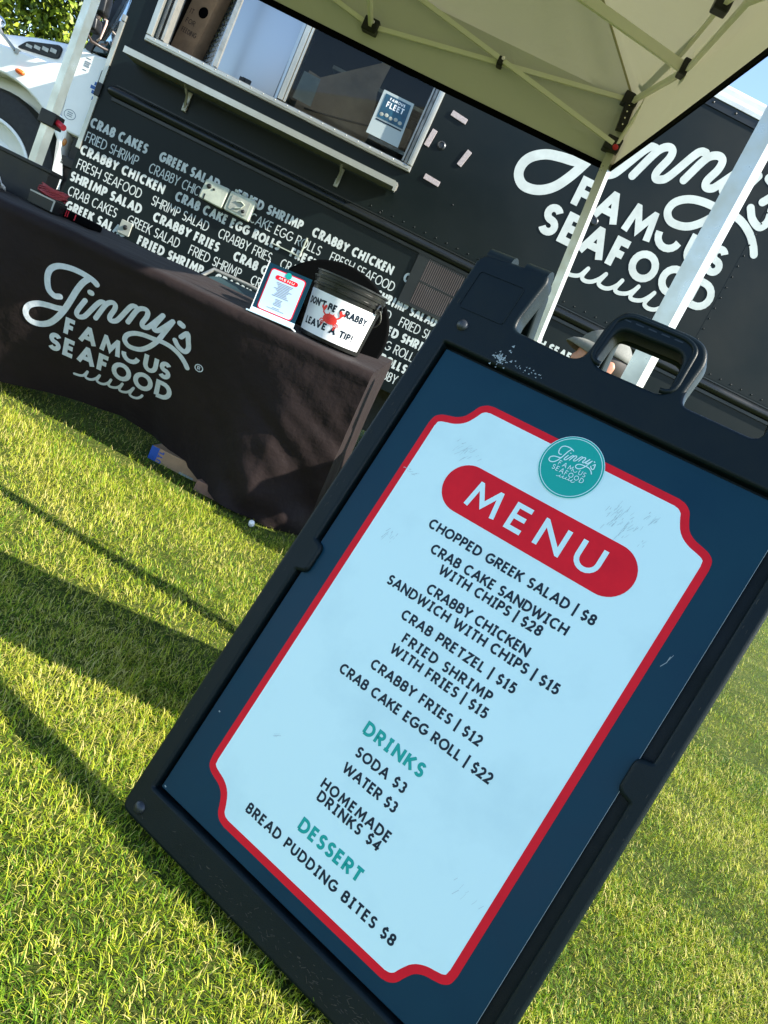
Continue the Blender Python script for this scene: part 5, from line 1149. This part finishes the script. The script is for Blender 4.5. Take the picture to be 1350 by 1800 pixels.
    TCl = (-2.10, yb - .05, 2.25); SLl = (-2.12, yb - .05, 2.065); PVl = (-1.53, yb - .02, 2.162)
    bar(TC, ML); bar((SL[0], yb - .022, SL[2]), (MU[0], yb - .02, MU[2])); bar(ML, TCl); bar((MU[0], yb - .02, MU[2]), (SLl[0], yb - .07, SLl[2]))
    joint(ML, (.034, .026, .028)); joint(PV, (.013, .03, .018)); joint(PVl, (.013, .03, .018)); joint(MU)
    # corner castings of the far right leg
    b = MB(); b.box((.140, 3.545, 2.225), (.205, 3.60, 2.275), bev=.006); b.tube([(.178, 3.565, 2.235), (.192, 3.565, 2.125)], 1, sq=(.020, .016), up=(1, 0, 0)); cc = b.build('corner_casting', M['black'], t)
    b = MB()
    for k in range(4): b.lathe([(.0035, 0), (1e-4, .002)], 8, Matrix.Translation((.178 + .0035 * k, 3.5485, 2.225 - .026 * k)) @ Matrix.Rotation(R(90), 4, 'X'))
    b.build('bolt_hole', M['chrome'], cc)
    b = MB(); b.box((.155, 3.55, 2.035), (.225, 3.61, 2.095), bev=.006); b.build('leg_slider', M['black'], t); b = MB(); b.dome((0, 0, 0), .013, Matrix.Translation((.205, 3.55, 2.055)) @ Matrix.Rotation(R(90), 4, 'X'), n=10); b.build('release_button', M['red'], t)
    # right hand side
    J2 = (.275, 2.99, 2.195); J3 = (.245, 2.60, 2.228); HK = (.235, 3.46, 2.295)
    bar((.205, 3.56, 2.07), HK); bar((.185, 3.56, 2.25), J2, .013, .026); bar(HK, J3); bar(J2, (.275, 2.3, 2.108), .013, .024); bar((.275, 2.3, 2.108), (.385, 1.87, 2.04), .013, .024); bar(J3, (.38, 1.88, 2.17))
    joint(J2, (.026, .028, .028)); joint(J3, (.025, .025, .027)); joint(HK, (.012, .02, .026))
    HB = (-.86, 2.46, 2.125)
    bar(J2, HB, .016, .034); bar(ML, (-.90, 2.56, 2.13), .014, .024)
    bar((-2.04, 2.66, 2.07), (-.95, 2.5, 2.12)); bar((-.8, 1.79, 2.07), (-.88, 2.45, 2.12)); bar((.37, 1.85, 2.25), (-.8, 1.79, 2.07)); bar((-.8, 1.79, 2.07), (-1.95, 1.79, 2.25)); bar((-2.1, 3.5, 2.25), (-2.04, 2.66, 2.07)); bar((-2.04, 2.66, 2.07), (-1.96, 1.8, 2.25))
    b = MB(); b.tube([(-.89, 2.5, 2.10), (-.89, 2.62, 2.86)], .02, 10); b.box((-.95, 2.44, 2.09), (-.83, 2.56, 2.16), bev=.01); b.build('centre_pole', M['tent_bar'], t)
tent()

# ------------------------------------------------------------------ hedge behind the cab
def hedge(name, label, x0, x1, y, h, d, n, seed):
    r = np.random.default_rng(seed)
    t = thing(name, label, 'hedge', loc=((x0 + x1) / 2, y, 0))
    x = r.uniform(x0, x1, n); front = r.random(n); yy = y + d * (front ** 2) * .7 + .35 * lownoise(x, r.uniform(0, h, n), 1.6, 2); z = h * r.random(n) ** .8
    z = np.minimum(z, h + .5 * lownoise(x, yy, 1.1, 1)); yy = yy + .30 * lownoise(x, z, 2.4, 4)
    s = r.uniform(.028, .062, n); V = np.zeros((n, 4, 3)); a = r.normal(size=(n, 3)); a /= np.linalg.norm(a, axis=1)[:, None]; b = np.cross(a, r.normal(size=(n, 3))); b /= np.linalg.norm(b, axis=1)[:, None]
    c = np.stack([x, yy, z], 1); V[:, 0] = c - a * s[:, None]; V[:, 1] = c + b * s[:, None] * .45; V[:, 2] = c + a * s[:, None]; V[:, 3] = c - b * s[:, None] * .45
    me = mesh('leaves', V.reshape(-1, 3), [(4 * i, 4 * i + 1, 4 * i + 2, 4 * i + 3) for i in range(n)])
    at = me.attributes.new('tint', 'FLOAT', 'POINT'); at.data.foreach_set('value', np.repeat(np.clip(.35 + .28 * lownoise(x, z, 3, 1) + r.normal(0, .17, n), 0, 1), 4).astype(np.float32))
    m = bpy.data.materials.new('leaf'); m.use_nodes = True; nt = m.node_tree; bs = nt.nodes['Principled BSDF']; bs.inputs['Roughness'].default_value = .5
    an = nt.nodes.new('ShaderNodeAttribute'); an.attribute_name = 'tint'; cr = nt.nodes.new('ShaderNodeValToRGB'); e = cr.color_ramp.elements; e[0].color = (.04, .08, .008, 1); e[1].color = (.42, .42, .05, 1); k = e.new(.5); k.color = (.18, .25, .015, 1)
    nt.links.new(an.outputs['Fac'], cr.inputs[0]); nt.links.new(cr.outputs[0], bs.inputs['Base Color'])
    link('foliage', me, m, t)
    b = MB()
    for i in range(int((x1 - x0) / .9)):
        xx = x0 + .4 + i * .9; b.tube([(xx, y + .6, 0), (xx + .1, y + .6, h * .5), (xx - .15, y + .7, h * .9)], [.07, .05, .02], 8); b.tube([(xx, y + .6, h * .3), (xx + .4, y + .4, h * .7)], [.04, .015], 6)
    b.build('stems', mat('bark', (.08, .06, .04), .9), t, I4, .8)
hedge('hedge', 'tall sunlit green hedge behind the white truck cab', -11.5, -4.9, 9.5, 5.6, 1.5, 150000, 5)
